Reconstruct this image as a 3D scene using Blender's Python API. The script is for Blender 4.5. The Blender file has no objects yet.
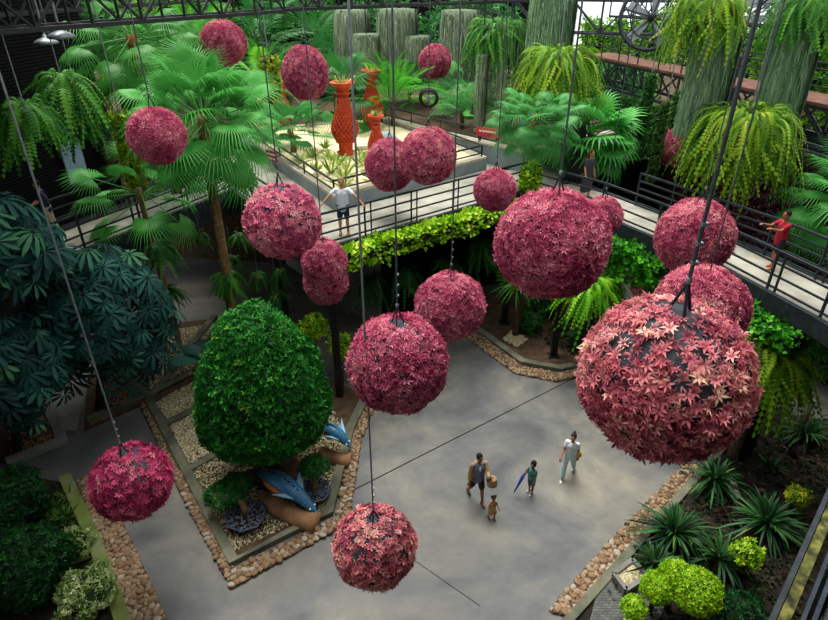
import bpy, bmesh, math, random
import numpy as np
from mathutils import Vector, Matrix, Euler
random.seed(7); rng = np.random.default_rng(7)
R = math.radians; PI = math.pi
scn = bpy.context.scene
COL = scn.collection

# ---------------------------------------------------------------- camera
F_PX, CX, CY, PITCH, CAM_H = 590.0, 414.0, 310.0, R(29.6), 11.9
cam_d = bpy.data.cameras.new('camera'); cam = bpy.data.objects.new('camera', cam_d); COL.objects.link(cam)
cam.location = (0, 0, CAM_H); cam.rotation_euler = (R(90) - PITCH, 0, 0)
cam_d.sensor_width = 36; cam_d.lens = 36 * F_PX / 828; cam_d.clip_end = 300
scn.camera = cam
_c, _s = math.cos(PITCH), math.sin(PITCH)
def ray(x, y):
    u = (x - CX) / F_PX; v = (y - CY) / F_PX
    return Vector((u, _c - v * _s, -_s - v * _c))
def G(x, y, z=0.0):            # the point of height z seen at a pixel
    r = ray(x, y); return r * ((z - CAM_H) / r.z) + Vector((0, 0, CAM_H))
def A(x, y, Y):                # the point at ground distance Y seen at a pixel
    r = ray(x, y); return r * (Y / r.y) + Vector((0, 0, CAM_H))

# ---------------------------------------------------------------- materials
def lin(h):
    h = h.lstrip('#'); o = []
    for i in (0, 2, 4):
        c = int(h[i:i+2], 16) / 255
        o.append(c / 12.92 if c <= .04045 else ((c + .055) / 1.055) ** 2.4)
    return (*o, 1)
def newmat(name):
    m = bpy.data.materials.new(name); m.use_nodes = True
    nt = m.node_tree; b = nt.nodes['Principled BSDF']
    return m, nt, b
def ramp(nt, fac, stops):
    r = nt.nodes.new('ShaderNodeValToRGB'); e = r.color_ramp.elements
    while len(e) < len(stops): e.new(.5)
    for k, (p, c) in enumerate(stops): e[k].position = p; e[k].color = lin(c)
    nt.links.new(fac, r.inputs[0]); return r.outputs[0]
def noise(nt, scale, detail=4, rough=.55, coord='Object', dist=0):
    t = nt.nodes.new('ShaderNodeTexCoord'); n = nt.nodes.new('ShaderNodeTexNoise')
    n.inputs['Scale'].default_value = scale; n.inputs['Detail'].default_value = detail
    n.inputs['Roughness'].default_value = rough; n.inputs['Distortion'].default_value = dist
    nt.links.new(t.outputs[coord], n.inputs['Vector']); return n.outputs['Fac']
def bump(nt, b, h, strength=.4, dist=.02):
    n = nt.nodes.new('ShaderNodeBump'); n.inputs['Strength'].default_value = strength; n.inputs['Distance'].default_value = dist
    nt.links.new(h, n.inputs['Height']); nt.links.new(n.outputs[0], b.inputs['Normal'])
def leafmat(name, stops, rough=.5, trans=.25, spec=.2):
    m, nt, b = newmat(name)
    a = nt.nodes.new('ShaderNodeAttribute'); a.attribute_name = 'v'
    c = ramp(nt, a.outputs['Fac'], stops)
    nt.links.new(c, b.inputs['Base Color']); b.inputs['Roughness'].default_value = rough
    b.inputs['Specular IOR Level'].default_value = spec
    if trans:
        t = nt.nodes.new('ShaderNodeBsdfTranslucent'); nt.links.new(c, t.inputs[0])
        mx = nt.nodes.new('ShaderNodeMixShader'); mx.inputs[0].default_value = trans
        o = nt.nodes['Material Output']
        nt.links.new(b.outputs[0], mx.inputs[1]); nt.links.new(t.outputs[0], mx.inputs[2]); nt.links.new(mx.outputs[0], o.inputs[0])
    return m
def noisemat(name, stops, scale=3, detail=5, rough=.7, bmp=.3, bscale=None, metal=0, dist=0, spec=.3):
    m, nt, b = newmat(name)
    f = noise(nt, scale, detail, dist=dist)
    nt.links.new(ramp(nt, f, stops), b.inputs['Base Color'])
    b.inputs['Roughness'].default_value = rough; b.inputs['Metallic'].default_value = metal
    b.inputs['Specular IOR Level'].default_value = spec
    if bmp: bump(nt, b, noise(nt, bscale or scale * 6, 4), bmp)
    return m
def flat(name, c, rough=.6, metal=0, spec=.3):
    return noisemat(name, [(.3, c), (.7, c)], 5, 2, rough, .08, 40, metal, spec=spec)

M = {}
M['pink'] = leafmat('pink_bract', [(0, '#8a2850'), (.3, '#c85078'), (.6, '#e27a94'), (.85, '#f4aeb2'), (1, '#e8bca8')])
M['pink2'] = leafmat('rose_bract', [(0, '#802448'), (.3, '#c04a70'), (.6, '#dc7090'), (.88, '#f0a2b0'), (1, '#e8b4a8')])
M['salmon'] = leafmat('salmon_bract', [(0, '#8a3050'), (.3, '#c8606e'), (.6, '#e48a90'), (.85, '#f6bcb2'), (1, '#d0b080')])
M['crimson'] = leafmat('crimson_bract', [(0, '#7e1c46'), (.4, '#bc3264'), (.7, '#d85480'), (.92, '#e68898'), (1, '#c8885e')])
M['cloth'] = noisemat('slate_ground_cloth', [(.3, '#1d1f26'), (.7, '#373b47')], 4, 5, .7, .6, 14)
M['twig'] = noisemat('dark_ball_frame', [(.3, '#1c1418'), (.7, '#34262c')], 6, 5, .9, .6, 20)
M['cable'] = noisemat('dull_grey_cable', [(.3, '#3c4246'), (.7, '#565e62')], 8, 3, .5, .1, 60, .3)
M['steel'] = noisemat('galvanised_steel', [(.3, '#6d7478'), (.7, '#8c9498')], 8, 3, .45, .1, 60, .5)
M['darksteel'] = noisemat('dark_painted_steel', [(.3, '#20262b'), (.7, '#333a40')], 6, 3, .5, .1, 50, .2)
M['black'] = noisemat('black_painted_steel', [(.3, '#0c0e10'), (.7, '#191c1f')], 6, 3, .55, .1, 50)
M['rust'] = noisemat('rusty_deck_boards', [(.3, '#4a3026'), (.7, '#7a5240')], 3, 4, .8, .2)
M['treeleaf'] = leafmat('clipped_tree_leaf', [(0, '#124a18'), (.4, '#247224'), (.75, '#3c9a30'), (.92, '#66b83a'), (1, '#a8d048')])
M['darkleaf'] = leafmat('dark_bush_leaf', [(0, '#0a2a16'), (.5, '#164a1e'), (1, '#2a6a2a')])
M['bonsai'] = leafmat('bonsai_leaf', [(0, '#134a1e'), (.5, '#226a26'), (1, '#3c8c34')])
M['lime'] = leafmat('lime_leaf', [(0, '#5e9a10'), (.4, '#8cc414'), (.8, '#b6e024'), (1, '#d8ee58')])
M['yellowgreen'] = leafmat('yellow_green_leaf', [(0, '#4c7a14'), (.5, '#8aa61c'), (1, '#c6c830')])
M['variegated'] = leafmat('variegated_leaf', [(0, '#3a6428'), (.4, '#7da04c'), (.7, '#b9c884'), (1, '#dfe6b4')])
M['fan'] = leafmat('fan_palm_leaf', [(0, '#2c7c30'), (.4, '#4aa444'), (.8, '#74c860'), (1, '#a8e080')], .4, .3)
M['fan2'] = leafmat('weeping_palm_leaf', [(0, '#2a6420'), (.5, '#3f8a34'), (1, '#66ac50')], .4, .3)
M['fanblue'] = leafmat('blue_green_palm_leaf', [(0, '#2a6c34'), (.5, '#489a48'), (1, '#80c070')], .4, .3)
M['palm'] = leafmat('feather_palm_leaf', [(0, '#1e6a1c'), (.5, '#44a028'), (1, '#86d038')], .4, .35)
M['palmdark'] = leafmat('deep_green_palm_leaf', [(0, '#164a1c'), (.5, '#2a7030'), (1, '#4a9a40')], .45, .3)
M['fern'] = leafmat('bright_fern_frond', [(0, '#3e8a14'), (.5, '#6cbc1c'), (1, '#a4dc34')], .5, .35)
M['staghorn'] = leafmat('yellow_green_fern_frond', [(0, '#3c6c16'), (.5, '#68981c'), (.9, '#94bc2c'), (1, '#b4bc40')], .5, .35)
M['fernmid'] = leafmat('mid_green_fern_frond', [(0, '#22581a'), (.5, '#3c8026'), (1, '#6aa838')], .5, .3)
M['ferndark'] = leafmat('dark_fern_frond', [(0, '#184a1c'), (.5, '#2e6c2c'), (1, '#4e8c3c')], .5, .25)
M['umbrella'] = leafmat('teal_umbrella_leaf', [(0, '#113432'), (.5, '#20504a'), (.9, '#366e60'), (1, '#528c62')], .55, .15, .2)
M['bigleaf'] = leafmat('large_dark_paddle_leaf', [(0, '#0e3230'), (.5, '#1a4a40'), (1, '#2c6450')], .5, .15, .25)
M['moss'] = leafmat('grey_hanging_moss', [(0, '#5c6c56'), (.5, '#7e9074'), (.9, '#9cac90'), (1, '#b4bca4')], .9, .15, .1)
M['mossgreen'] = leafmat('green_grey_moss', [(0, '#4a6c4c'), (.5, '#6a8c68'), (1, '#98b48c')], .9, .15, .1)
M['purple'] = leafmat('dark_purple_leaf', [(0, '#220c16'), (.6, '#3c1826'), (1, '#5a2838')], .5, .1)
M['hedge'] = leafmat('wall_hedge_leaf', [(0, '#143a14'), (.5, '#245c1c'), (1, '#4a8a2c')])
M['vine'] = leafmat('heart_vine_leaf', [(0, '#1c6014'), (.5, '#349018'), (1, '#6cc428')], .4, .25)
M['agave'] = leafmat('yellow_edged_agave', [(0, '#4f7a34'), (.5, '#7fa64a'), (.8, '#c8cc70'), (1, '#e6dc90')], .45, .15)
M['dracaena'] = leafmat('strap_leaf_green', [(0, '#0f2c16'), (.5, '#1c4822'), (.95, '#3a6e32'), (1, '#6a7c38')], .5, .15, .25)
M['grass'] = leafmat('low_grass', [(0, '#1e4416'), (.5, '#3c6a22'), (1, '#6a8c3a')])
M['far'] = leafmat('far_tree_leaf', [(0, '#2a6a18'), (.5, '#5a9a28'), (1, '#a0d048')], .6, .4)
M['bark'] = noisemat('palm_bark', [(.3, '#5a452c'), (.7, '#94794c')], 7, 4, .85, .5, 18)
M['barkdark'] = noisemat('dark_bark', [(.3, '#33281c'), (.7, '#5c4a34')], 7, 4, .9, .5, 18)
M['orangebark'] = noisemat('rust_palm_bark', [(.3, '#5a3418'), (.7, '#8c5a2a')], 7, 4, .9, .5, 18)
M['terra'] = noisemat('terracotta', [(.25, '#a8361e'), (.55, '#c84c2c'), (.8, '#dc6c44')], 5, 4, .65, .3, 26)
M['soil'] = noisemat('dark_soil', [(.3, '#14100c'), (.7, '#2c231b')], 4, 6, .95, .8, 22)
M['soilbrown'] = noisemat('brown_soil', [(.3, '#3a2c20'), (.7, '#5e4a36')], 4, 6, .95, .8, 22)
M['sand'] = noisemat('pale_sand', [(.3, '#d6c492'), (.7, '#f0e4bc')], 2.5, 6, .95, .4, 30)
M['kerb'] = noisemat('mossy_concrete_kerb', [(.3, '#45463a'), (.5, '#5e604e'), (.72, '#7e7c6a')], 1.6, 7, .85, .4, 20)
M['moskerb'] = noisemat('bright_mossy_kerb', [(.3, '#4a5628'), (.5, '#6a7a3a'), (.75, '#80826a')], 1.4, 7, .85, .4, 20)
M['path'] = noisemat('grey_path_concrete', [(.3, '#66645f'), (.7, '#8c8a84')], 1.1, 7, .8, .25, 30)
M['deck'] = noisemat('deck_concrete', [(.3, '#7c7a70'), (.5, '#9a988c'), (.75, '#b0ac9e')], 1.3, 7, .8, .2, 25)
M['wallgrey'] = noisemat('grey_render', [(.3, '#76848a'), (.6, '#8e9a9c'), (.8, '#a0a8a6')], 1.2, 6, .8, .2, 25)
M['coping'] = noisemat('pale_coping', [(.3, '#a49c88'), (.7, '#c2bca8')], 2, 6, .8, .2, 25)
M['stoneA'] = noisemat('tan_river_stone', [(.3, '#7a6650'), (.7, '#a88f74')], 3, 3, .7, .2, 20)
M['stoneB'] = noisemat('ochre_river_stone', [(.3, '#6e5640'), (.7, '#967656')], 3, 3, .7, .2, 20)
M['stoneC'] = noisemat('grey_river_stone', [(.3, '#8c8274'), (.7, '#b8ac98')], 3, 3, .7, .2, 20)
M['pebbles'] = leafmat('small_brown_stones', [(0, '#44382c'), (.35, '#6c5640'), (.65, '#8a7054'), (.85, '#a48a6c'), (1, '#8e8678')], .75, 0)
M['gravel'] = leafmat('cream_gravel', [(0, '#8a8068'), (.4, '#b4a884'), (.8, '#d0c6a0'), (1, '#e6dfc4')], .85, 0)
M['greygravel'] = leafmat('blue_grey_gravel', [(0, '#3c4450'), (.5, '#5c6674'), (1, '#848e9a')], .85, 0)
M['pot'] = noisemat('blue_grey_pot', [(.3, '#2c3440'), (.7, '#485260')], 4, 4, .6, .2, 25)
M['log'] = noisemat('carved_log', [(.3, '#6c4a32'), (.7, '#a8805c')], 2, 6, .85, .6, 12)
M['orange'] = noisemat('orange_paint', [(.3, '#b8601a'), (.7, '#e09030')], 3, 4, .55, .2, 20)
M['skyfin'] = noisemat('pale_blue_paint', [(.3, '#6aa0c4'), (.7, '#a8d0e4')], 3, 4, .55, .1, 20)
M['redsign'] = flat('red_sign', '#b01c34')
M['white'] = flat('white_paint', '#e8e8e4')
M['wallblack'] = None
def corrugated(name, c1, c2, sc=18, axis=2):
    m, nt, b = newmat(name)
    t = nt.nodes.new('ShaderNodeTexCoord'); w = nt.nodes.new('ShaderNodeTexWave'); w.wave_type = 'BANDS'; w.bands_direction = 'Z'
    w.inputs['Scale'].default_value = sc / 6; w.inputs['Distortion'].default_value = .4
    nt.links.new(t.outputs['Object'], w.inputs['Vector'])
    nt.links.new(ramp(nt, w.outputs['Fac'], [(.2, c1), (.8, c2)]), b.inputs['Base Color']); b.inputs['Roughness'].default_value = .85; b.inputs['Specular IOR Level'].default_value = .1
    bump(nt, b, w.outputs['Fac'], .6, .03); return m
M['wallblack'] = corrugated('black_slatted_cladding', '#060607', '#0e0e10')
M['glass'] = noisemat('pale_blue_glass', [(.3, '#7c98ac'), (.7, '#a4bccc')], 1.2, 3, .15, 0)
def floor_mat():
    m, nt, b = newmat('stained_concrete')
    n1 = noise(nt, .28, 8, .6, dist=.6); n2 = noise(nt, 1.1, 9, .65, dist=.4); n3 = noise(nt, .12, 3, .5)
    c1 = ramp(nt, n1, [(.34, '#50545a'), (.45, '#707376'), (.56, '#8a8983'), (.68, '#a6a193')])
    c2 = ramp(nt, n2, [(.34, '#7c7e7c'), (.5, '#a4a29c'), (.66, '#c8c4b8')])
    mx = nt.nodes.new('ShaderNodeMix'); mx.data_type = 'RGBA'; mx.blend_type = 'MULTIPLY'; mx.inputs[0].default_value = .75
    nt.links.new(c1, mx.inputs[6]); nt.links.new(c2, mx.inputs[7])
    nt.links.new(mx.outputs[2], b.inputs['Base Color'])
    r = nt.nodes.new('ShaderNodeMapRange'); r.inputs[3].default_value = .42; r.inputs[4].default_value = .7
    nt.links.new(n2, r.inputs[0]); nt.links.new(r.outputs[0], b.inputs['Roughness'])
    bump(nt, b, noise(nt, 30, 4), .08); return m
M['floor'] = floor_mat()
def scale_mat():
    m, nt, b = newmat('blue_scales')
    t = nt.nodes.new('ShaderNodeTexCoord'); br = nt.nodes.new('ShaderNodeTexBrick')
    br.inputs['Scale'].default_value = 26; br.inputs['Color1'].default_value = lin('#2a6a92'); br.inputs['Color2'].default_value = lin('#3f86ac')
    br.inputs['Mortar'].default_value = lin('#143a58'); br.inputs['Mortar Size'].default_value = .06
    br.inputs['Brick Width'].default_value = 1.0; br.inputs['Row Height'].default_value = 1.0
    nt.links.new(t.outputs['UV'], br.inputs['Vector']); nt.links.new(br.outputs['Color'], b.inputs['Base Color'])
    b.inputs['Roughness'].default_value = .45; bump(nt, b, br.outputs['Fac'], -.5, .02); return m
M['scales'] = scale_mat()
def paver_mat():
    m, nt, b = newmat('grey_pavers')
    t = nt.nodes.new('ShaderNodeTexCoord'); br = nt.nodes.new('ShaderNodeTexBrick'); br.inputs['Scale'].default_value = 4
    br.inputs['Color1'].default_value = lin('#4c4e4c'); br.inputs['Color2'].default_value = lin('#626460'); br.inputs['Mortar'].default_value = lin('#242622')
    nt.links.new(t.outputs['Object'], br.inputs['Vector']); nt.links.new(br.outputs['Color'], b.inputs['Base Color']); b.inputs['Roughness'].default_value = .85
    return m
M['paver'] = paver_mat()

# ---------------------------------------------------------------- objects
def origin(o):
    v = Vector((0, 0, 0))
    while o is not None: v += o.location; o = o.parent
    return v
def tag(o, label=None, cat=None, group=None, kind=None):
    if label: o['label'] = label
    if cat: o['category'] = cat
    if group: o['group'] = group
    if kind: o['kind'] = kind
    return o
def thing(name, label, cat, loc, group=None):
    o = bpy.data.objects.new(name, None); COL.objects.link(o); o.location = loc; o.empty_display_size = .2
    return tag(o, label, cat, group)
def npobj(name, V, F, mat, parent=None, attr=None, smooth=False, world=True, at=None):
    V = np.asarray(V, np.float32).reshape(-1, 3); F = np.asarray(F, np.int32)
    if parent is not None and world: V = V - np.array(origin(parent), np.float32)
    if at is not None: V = V - np.array(at, np.float32)
    k = F.shape[1]
    me = bpy.data.meshes.new(name); me.vertices.add(len(V)); me.vertices.foreach_set('co', V.ravel())
    me.loops.add(F.size); me.loops.foreach_set('vertex_index', F.ravel())
    me.polygons.add(len(F)); me.polygons.foreach_set('loop_start', np.arange(0, F.size, k, dtype=np.int32))
    try: me.polygons.foreach_set('loop_total', np.full(len(F), k, np.int32))
    except Exception: pass
    if smooth: me.polygons.foreach_set('use_smooth', np.ones(len(F), bool))
    me.update(calc_edges=True); me.validate()
    if attr is not None:
        a = me.attributes.new('v', 'FLOAT', 'POINT'); a.data.foreach_set('value', np.asarray(attr, np.float32))
    me.materials.append(mat)
    o = bpy.data.objects.new(name, me); COL.objects.link(o)
    if parent is not None: o.parent = parent
    if at is not None: o.location = at
    return o
class MB:                       # collects quads / ngons for one mesh
    def __init__(s): s.v = []; s.f = []
    def add(s, vs, fs):
        n = len(s.v); s.v += [tuple(p) for p in vs]; s.f += [tuple(i + n for i in f) for f in fs]; return s
    def box(s, c, size, rz=0, m=None):
        x, y, z = [q / 2 for q in size]; mt = Matrix.Translation(c) @ (m or Matrix.Rotation(rz, 4, 'Z'))
        vs = [mt @ Vector((a, b, d)) for a in (-x, x) for b in (-y, y) for d in (-z, z)]
        return s.add(vs, [(0, 1, 3, 2), (4, 6, 7, 5), (0, 4, 5, 1), (2, 3, 7, 6), (0, 2, 6, 4), (1, 5, 7, 3)])
    def bar(s, a, b, w, h=None):  # square bar from a to b
        a = Vector(a); b = Vector(b); d = b - a; L = d.length
        q = d.to_track_quat('Y', 'Z').to_matrix().to_4x4()
        return s.box((a + b) / 2, (w, L, h or w), m=q)
    def tube(s, pts, r, n=8, cap=True):
        pts = [Vector(p) for p in pts]; rs = r if isinstance(r, (list, tuple)) else [r] * len(pts)
        vs = []; fs = []; up = Vector((.123, .77, .31)).normalized()
        for i, p in enumerate(pts):
            d = (pts[min(i + 1, len(pts) - 1)] - pts[max(i - 1, 0)]).normalized()
            x = d.cross(up).normalized(); y = d.cross(x)
            for k in range(n):
                a = 2 * PI * k / n; vs.append(p + (x * math.cos(a) + y * math.sin(a)) * rs[i])
        for i in range(len(pts) - 1):
            for k in range(n):
                k2 = (k + 1) % n; fs.append((i * n + k, i * n + k2, i * n + n + k2, i * n + n + k))
        if cap: fs += [tuple(range(n))[::-1], tuple(range(len(pts) * n - n, len(pts) * n))]
        return s.add(vs, fs)
    def lathe(s, prof, c=(0, 0, 0), n=16, cap=True, fn=None):
        vs = []; fs = []; c = Vector(c)
        for i, (r, z) in enumerate(prof):
            for k in range(n):
                a = 2 * PI * k / n; rr = r * (fn(i, k) if fn else 1)
                vs.append(c + Vector((rr * math.cos(a), rr * math.sin(a), z)))
        for i in range(len(prof) - 1):
            for k in range(n):
                k2 = (k + 1) % n; fs.append((i * n + k, i * n + k2, i * n + n + k2, i * n + n + k))
        if cap: fs += [tuple(range(n))[::-1], tuple(range(len(prof) * n - n, len(prof) * n))]
        return s.add(vs, fs)
    def ell(s, c, r, n=12, m=8, rot=None):
        c = Vector(c); vs = []; fs = []
        for i in range(m + 1):
            t = PI * i / m
            for k in range(n):
                a = 2 * PI * k / n; p = Vector((r[0] * math.sin(t) * math.cos(a), r[1] * math.sin(t) * math.sin(a), r[2] * math.cos(t)))
                vs.append(c + (rot @ p if rot else p))
        for i in range(m):
            for k in range(n):
                k2 = (k + 1) % n; fs.append((i * n + k, i * n + n + k, i * n + n + k2, i * n + k2))
        return s.add(vs, fs)
    def capsule(s, a, b, ra, rb, n=10):
        a = Vector(a); b = Vector(b); d = (b - a); L = d.length; d.normalize()
        pts = []; rs = []
        for t in (1.0, .7, .35): pts.append(a - d * ra * math.sin(t * PI / 2)); rs.append(max(ra * math.cos(t * PI / 2), ra * .02))
        pts += [a, b]; rs += [ra, rb]
        for t in (.35, .7, 1.0): pts.append(b + d * rb * math.sin(t * PI / 2)); rs.append(max(rb * math.cos(t * PI / 2), rb * .02))
        return s.tube(pts, rs, n)
    def prism(s, poly, z0, z1):
        n = len(poly); vs = [(p[0], p[1], z0) for p in poly] + [(p[0], p[1], z1) for p in poly]
        area = sum(poly[i][0] * poly[(i + 1) % n][1] - poly[(i + 1) % n][0] * poly[i][1] for i in range(n))
        fs = [tuple(range(n))[::-1], tuple(range(n, 2 * n))] + [(i, (i + 1) % n, n + (i + 1) % n, n + i) for i in range(n)]
        if area < 0: fs = [f[::-1] for f in fs]
        return s.add(vs, fs)
    def build(s, name, mat, parent=None, smooth=False, at=None, bevel=0):
        off = origin(parent) if parent is not None else (Vector(at) if at is not None else Vector((0, 0, 0)))
        me = bpy.data.meshes.new(name); me.from_pydata([Vector(p) - off for p in s.v], [], s.f); me.update()
        if smooth: me.polygons.foreach_set('use_smooth', [True] * len(me.polygons))
        me.materials.append(mat)
        o = bpy.data.objects.new(name, me); COL.objects.link(o)
        if parent is not None: o.parent = parent
        elif at is not None: o.location = at
        if bevel:
            b = o.modifiers.new('bevel', 'BEVEL'); b.width = bevel; b.segments = 2; b.limit_method = 'ANGLE'
        return o
def struct(o, cat=None): o['kind'] = 'structure'; return o

# ---------------------------------------------------------------- scatter helpers
def frames(N, roll=None):       # rotation matrices whose z axis is N
    N = N / np.linalg.norm(N, axis=1, keepdims=True); m = len(N)
    h = np.tile([[0., 0., 1.]], (m, 1)); h[np.abs(N[:, 2]) > .95] = [1, 0, 0]
    X = np.cross(h, N); X /= np.linalg.norm(X, axis=1, keepdims=True); Y = np.cross(N, X)
    if roll is None: roll = rng.uniform(0, 2 * PI, m)
    c, s = np.cos(roll)[:, None], np.sin(roll)[:, None]
    return np.stack([X * c + Y * s, Y * c - X * s, N], axis=2)
def scatter(T, Rm, L, S=None, v=None, dv=None):
    tv, tf = T; m, n = len(L), len(tv)
    S = np.ones(m) if S is None else np.broadcast_to(S, (m,))
    V = np.einsum('mij,nj->mni', Rm, tv) * S[:, None, None] + L[:, None, :]
    Fc = tf[None] + (np.arange(m) * n)[:, None, None]
    v = rng.random(m) if v is None else v
    vv = np.repeat(v, n)
    if dv is not None: vv = np.clip(vv + np.tile(np.resize(dv, n), m), 0, 1)
    return V.reshape(-1, 3), Fc.reshape(-1, tf.shape[1]), vv
def merge(parts):
    V = []; F = []; A_ = []; n = 0
    for v, f, a in parts: V.append(v); F.append(f + n); A_.append(a); n += len(v)
    return np.concatenate(V), np.concatenate(F), np.concatenate(A_)
def dirs(m, up=None):
    d = rng.normal(size=(m, 3)); d /= np.linalg.norm(d, axis=1, keepdims=True); return d
def fib(m):
    i = np.arange(m) + .5; z = 1 - 2 * i / m; a = PI * (1 + 5 ** .5) * i; r = np.sqrt(1 - z * z)
    return np.stack([r * np.cos(a), r * np.sin(a), z], 1)
def leaf_rosette(n=7, w=.3, lift=.55):
    V = []; F = []
    for k in range(n):
        a = 2 * PI * k / n + random.uniform(-.2, .2); l = random.uniform(.75, 1.1); e = lift * random.uniform(.6, 1.3)
        b = len(V); ca, sa = math.cos(a), math.sin(a)
        def pt(r, s, z): return (r * ca - s * sa, r * sa + s * ca, z)
        V += [pt(.02, 0, 0), pt(.45 * l, w / 2, .45 * l * e + .04), pt(.45 * l, -w / 2, .45 * l * e + .04), pt(.5 * l, 0, .5 * l * e), pt(l, 0, l * e * .7 - .12)]
        F += [(b, b + 3, b + 1), (b, b + 2, b + 3), (b + 1, b + 3, b + 4), (b + 3, b + 2, b + 4)]
    return np.array(V), np.array(F)
def leaf_rosette_small(n=7, w=.34, lift=.5):
    V = []; F = []
    for k in range(n):
        a = 2 * PI * k / n + random.uniform(-.25, .25); l = random.uniform(.75, 1.1); e = lift * random.uniform(.5, 1.4)
        b = len(V); ca, sa = math.cos(a), math.sin(a)
        def pt(r, s, z): return (r * ca - s * sa, r * sa + s * ca, z)
        V += [pt(.02, 0, 0), pt(.5 * l, w / 2, .5 * l * e + .06), pt(.5 * l, -w / 2, .5 * l * e + .06), pt(l, 0, l * e * .75 - .06)]
        F += [(b, b + 3, b + 1), (b, b + 2, b + 3)]
    return np.array(V), np.array(F)
def leaf_simple(w=.5, fold=.12):
    return np.array([(0, 0, 0), (.5, w / 2, fold), (.5, -w / 2, fold), (1, 0, -.05), (.5, 0, 0)]), np.array([(0, 4, 1), (0, 2, 4), (1, 4, 3), (4, 2, 3)])
def leaf_sprig(n=4, w=.5):
    V = []; F = []; tv, tf = leaf_simple(w)
    for k in range(n):
        a = 2 * PI * k / n + random.uniform(-.4, .4); e = random.uniform(-.2, .8); l = random.uniform(.7, 1.1)
        m = np.array(Euler((0, -e, a)).to_matrix()); F.append(tf + len(V) * len(tv)); V.append((tv * l) @ m.T)
    return np.concatenate(V), np.concatenate(F)
def leaf_palmate(n=9, w=.24, droop=.45):
    V = []; F = []
    for k in range(n):
        a = 2 * PI * k / n + random.uniform(-.1, .1); ca, sa = math.cos(a), math.sin(a); b = len(V); l = random.uniform(.85, 1.1)
        def pt(r, s, z): return (r * ca - s * sa, r * sa + s * ca, z)
        V += [pt(.08, 0, 0), pt(.45 * l, w * .4, -.1), pt(.45 * l, -w * .4, -.1), pt(.45 * l, 0, -.14), pt(.8 * l, w * .5, -.3 * droop * 2), pt(.8 * l, -w * .5, -.3 * droop * 2), pt(.8 * l, 0, -.34 * droop * 2), pt(l, 0, -droop)]
        F += [(b, b + 3, b + 1), (b, b + 2, b + 3), (b + 1, b + 3, b + 6), (b + 1, b + 6, b + 4), (b + 3, b + 2, b + 5), (b + 3, b + 5, b + 6), (b + 4, b + 6, b + 7), (b + 6, b + 5, b + 7)]
    return np.array(V), np.array(F)
def leaf_fan(n=28, pet=1.0, Rr=1.0, spread=270, droop=.35, split=.55, cup=.1):
    V = []; F = []; r0 = .018
    for x in (0, pet):
        for k in range(3):
            a = 2 * PI * k / 3; V.append((x, r0 * math.cos(a), r0 * math.sin(a)))
    for k in range(3):
        k2 = (k + 1) % 3; F += [(k, k2, 3 + k2), (k, 3 + k2, 3 + k)]
    hub = len(V); V.append((pet, 0, 0)); sp = R(spread)
    def pt(a, r, z=0): return (pet + r * math.cos(a), r * math.sin(a), z + cup * r - droop * r * r)
    for i in range(n + 1):
        a = -sp / 2 + sp * i / n; V.append(pt(a, split * Rr * .98, -.035 * Rr))
    for i in range(n):
        a = -sp / 2 + sp * (i + .5) / n; l = Rr * (.82 + .18 * math.cos(a * .8)) * random.uniform(.92, 1.05)
        c = len(V); V.append(pt(a, split * Rr, .02 * Rr)); mid = len(V)
        rm = split * Rr + (l - split * Rr) * .45; wd = .3 * sp / n * rm
        p = Vector(pt(a, rm, -.02)); tdir = Vector((-math.sin(a), math.cos(a), 0))
        V += [tuple(p + tdir * wd * .6), tuple(p - tdir * wd * .6)]
        q = Vector(pt(a, l)); q.z -= droop * .55 * random.uniform(.5, 1.6); tip = len(V); V.append(tuple(q))
        Lx, Rx = hub + 1 + i, hub + 2 + i
        F += [(hub, Lx, c), (hub, c, Rx), (Lx, mid + 1, c), (c, mid, Rx), (c, mid + 1, mid), (mid + 1, tip, mid)]
    return np.array(V), np.array(F)
def leaf_feather(n=22, L=2.0, droop=.5, wl=.55, up=.35, w=.05):
    V = []; F = []
    def sp(t): return Vector((L * t * (1 - .15 * droop * t), 0, L * (up * t - droop * t * t)))
    rr = .012
    for i in range(7):
        t = i / 6; p = sp(t); q = rr * (1.2 - t)
        V += [(p.x, q, p.z), (p.x, -q, p.z), (p.x, 0, p.z + q)]
    for i in range(6):
        b = i * 3
        for k in range(3):
            k2 = (k + 1) % 3; F += [(b + k, b + k2, b + 3 + k2), (b + k, b + 3 + k2, b + 3 + k)]
    for i in range(n):
        t = .14 + .86 * (i + .5) / n; p = sp(t); ll = wl * math.sin(PI * min(1, .18 + .8 * t)) ** .6 * random.uniform(.85, 1.1)
        for s in (-1, 1):
            b = len(V); fw = .55 + .5 * t
            d = Vector((fw, s, .25)).normalized(); e = p + d * ll; e.z -= .3 * ll * (.6 + droop); m = p + d * ll * .5; m.z -= .02
            o = Vector((1, 0, 0)) * w * .5
            V += [tuple(p), tuple(m + o), tuple(m - o), tuple(e)]; F += [(b, b + 1, b + 2), (b + 2, b + 1, b + 3)]
    return np.array(V), np.array(F)
def leaf_fern(L=1.0, e=.5, g=1.0, w=.12, n=16):
    V = []; F = []
    def sp(t):
        x = L * (math.cos(e) * t * (1 - .25 * g * t)); z = L * (math.sin(e) * t - .75 * g * t * t); return Vector((x, 0, z))
    for i in range(n + 1): p = sp(i / n); V.append(tuple(p))
    for i in range(n):
        t = (i + .5) / n; p = sp(t); ww = w * math.sin(PI * min(.98, .12 + .8 * t)) ** .7
        for s in (-1, 1):
            b = len(V); V.append((p.x + .35 * ww, s * ww * random.uniform(.8, 1.15), p.z - .4 * ww)); F.append((i, i + 1, b) if s < 0 else (i + 1, i, b))
    return np.array(V), np.array(F)
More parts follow.
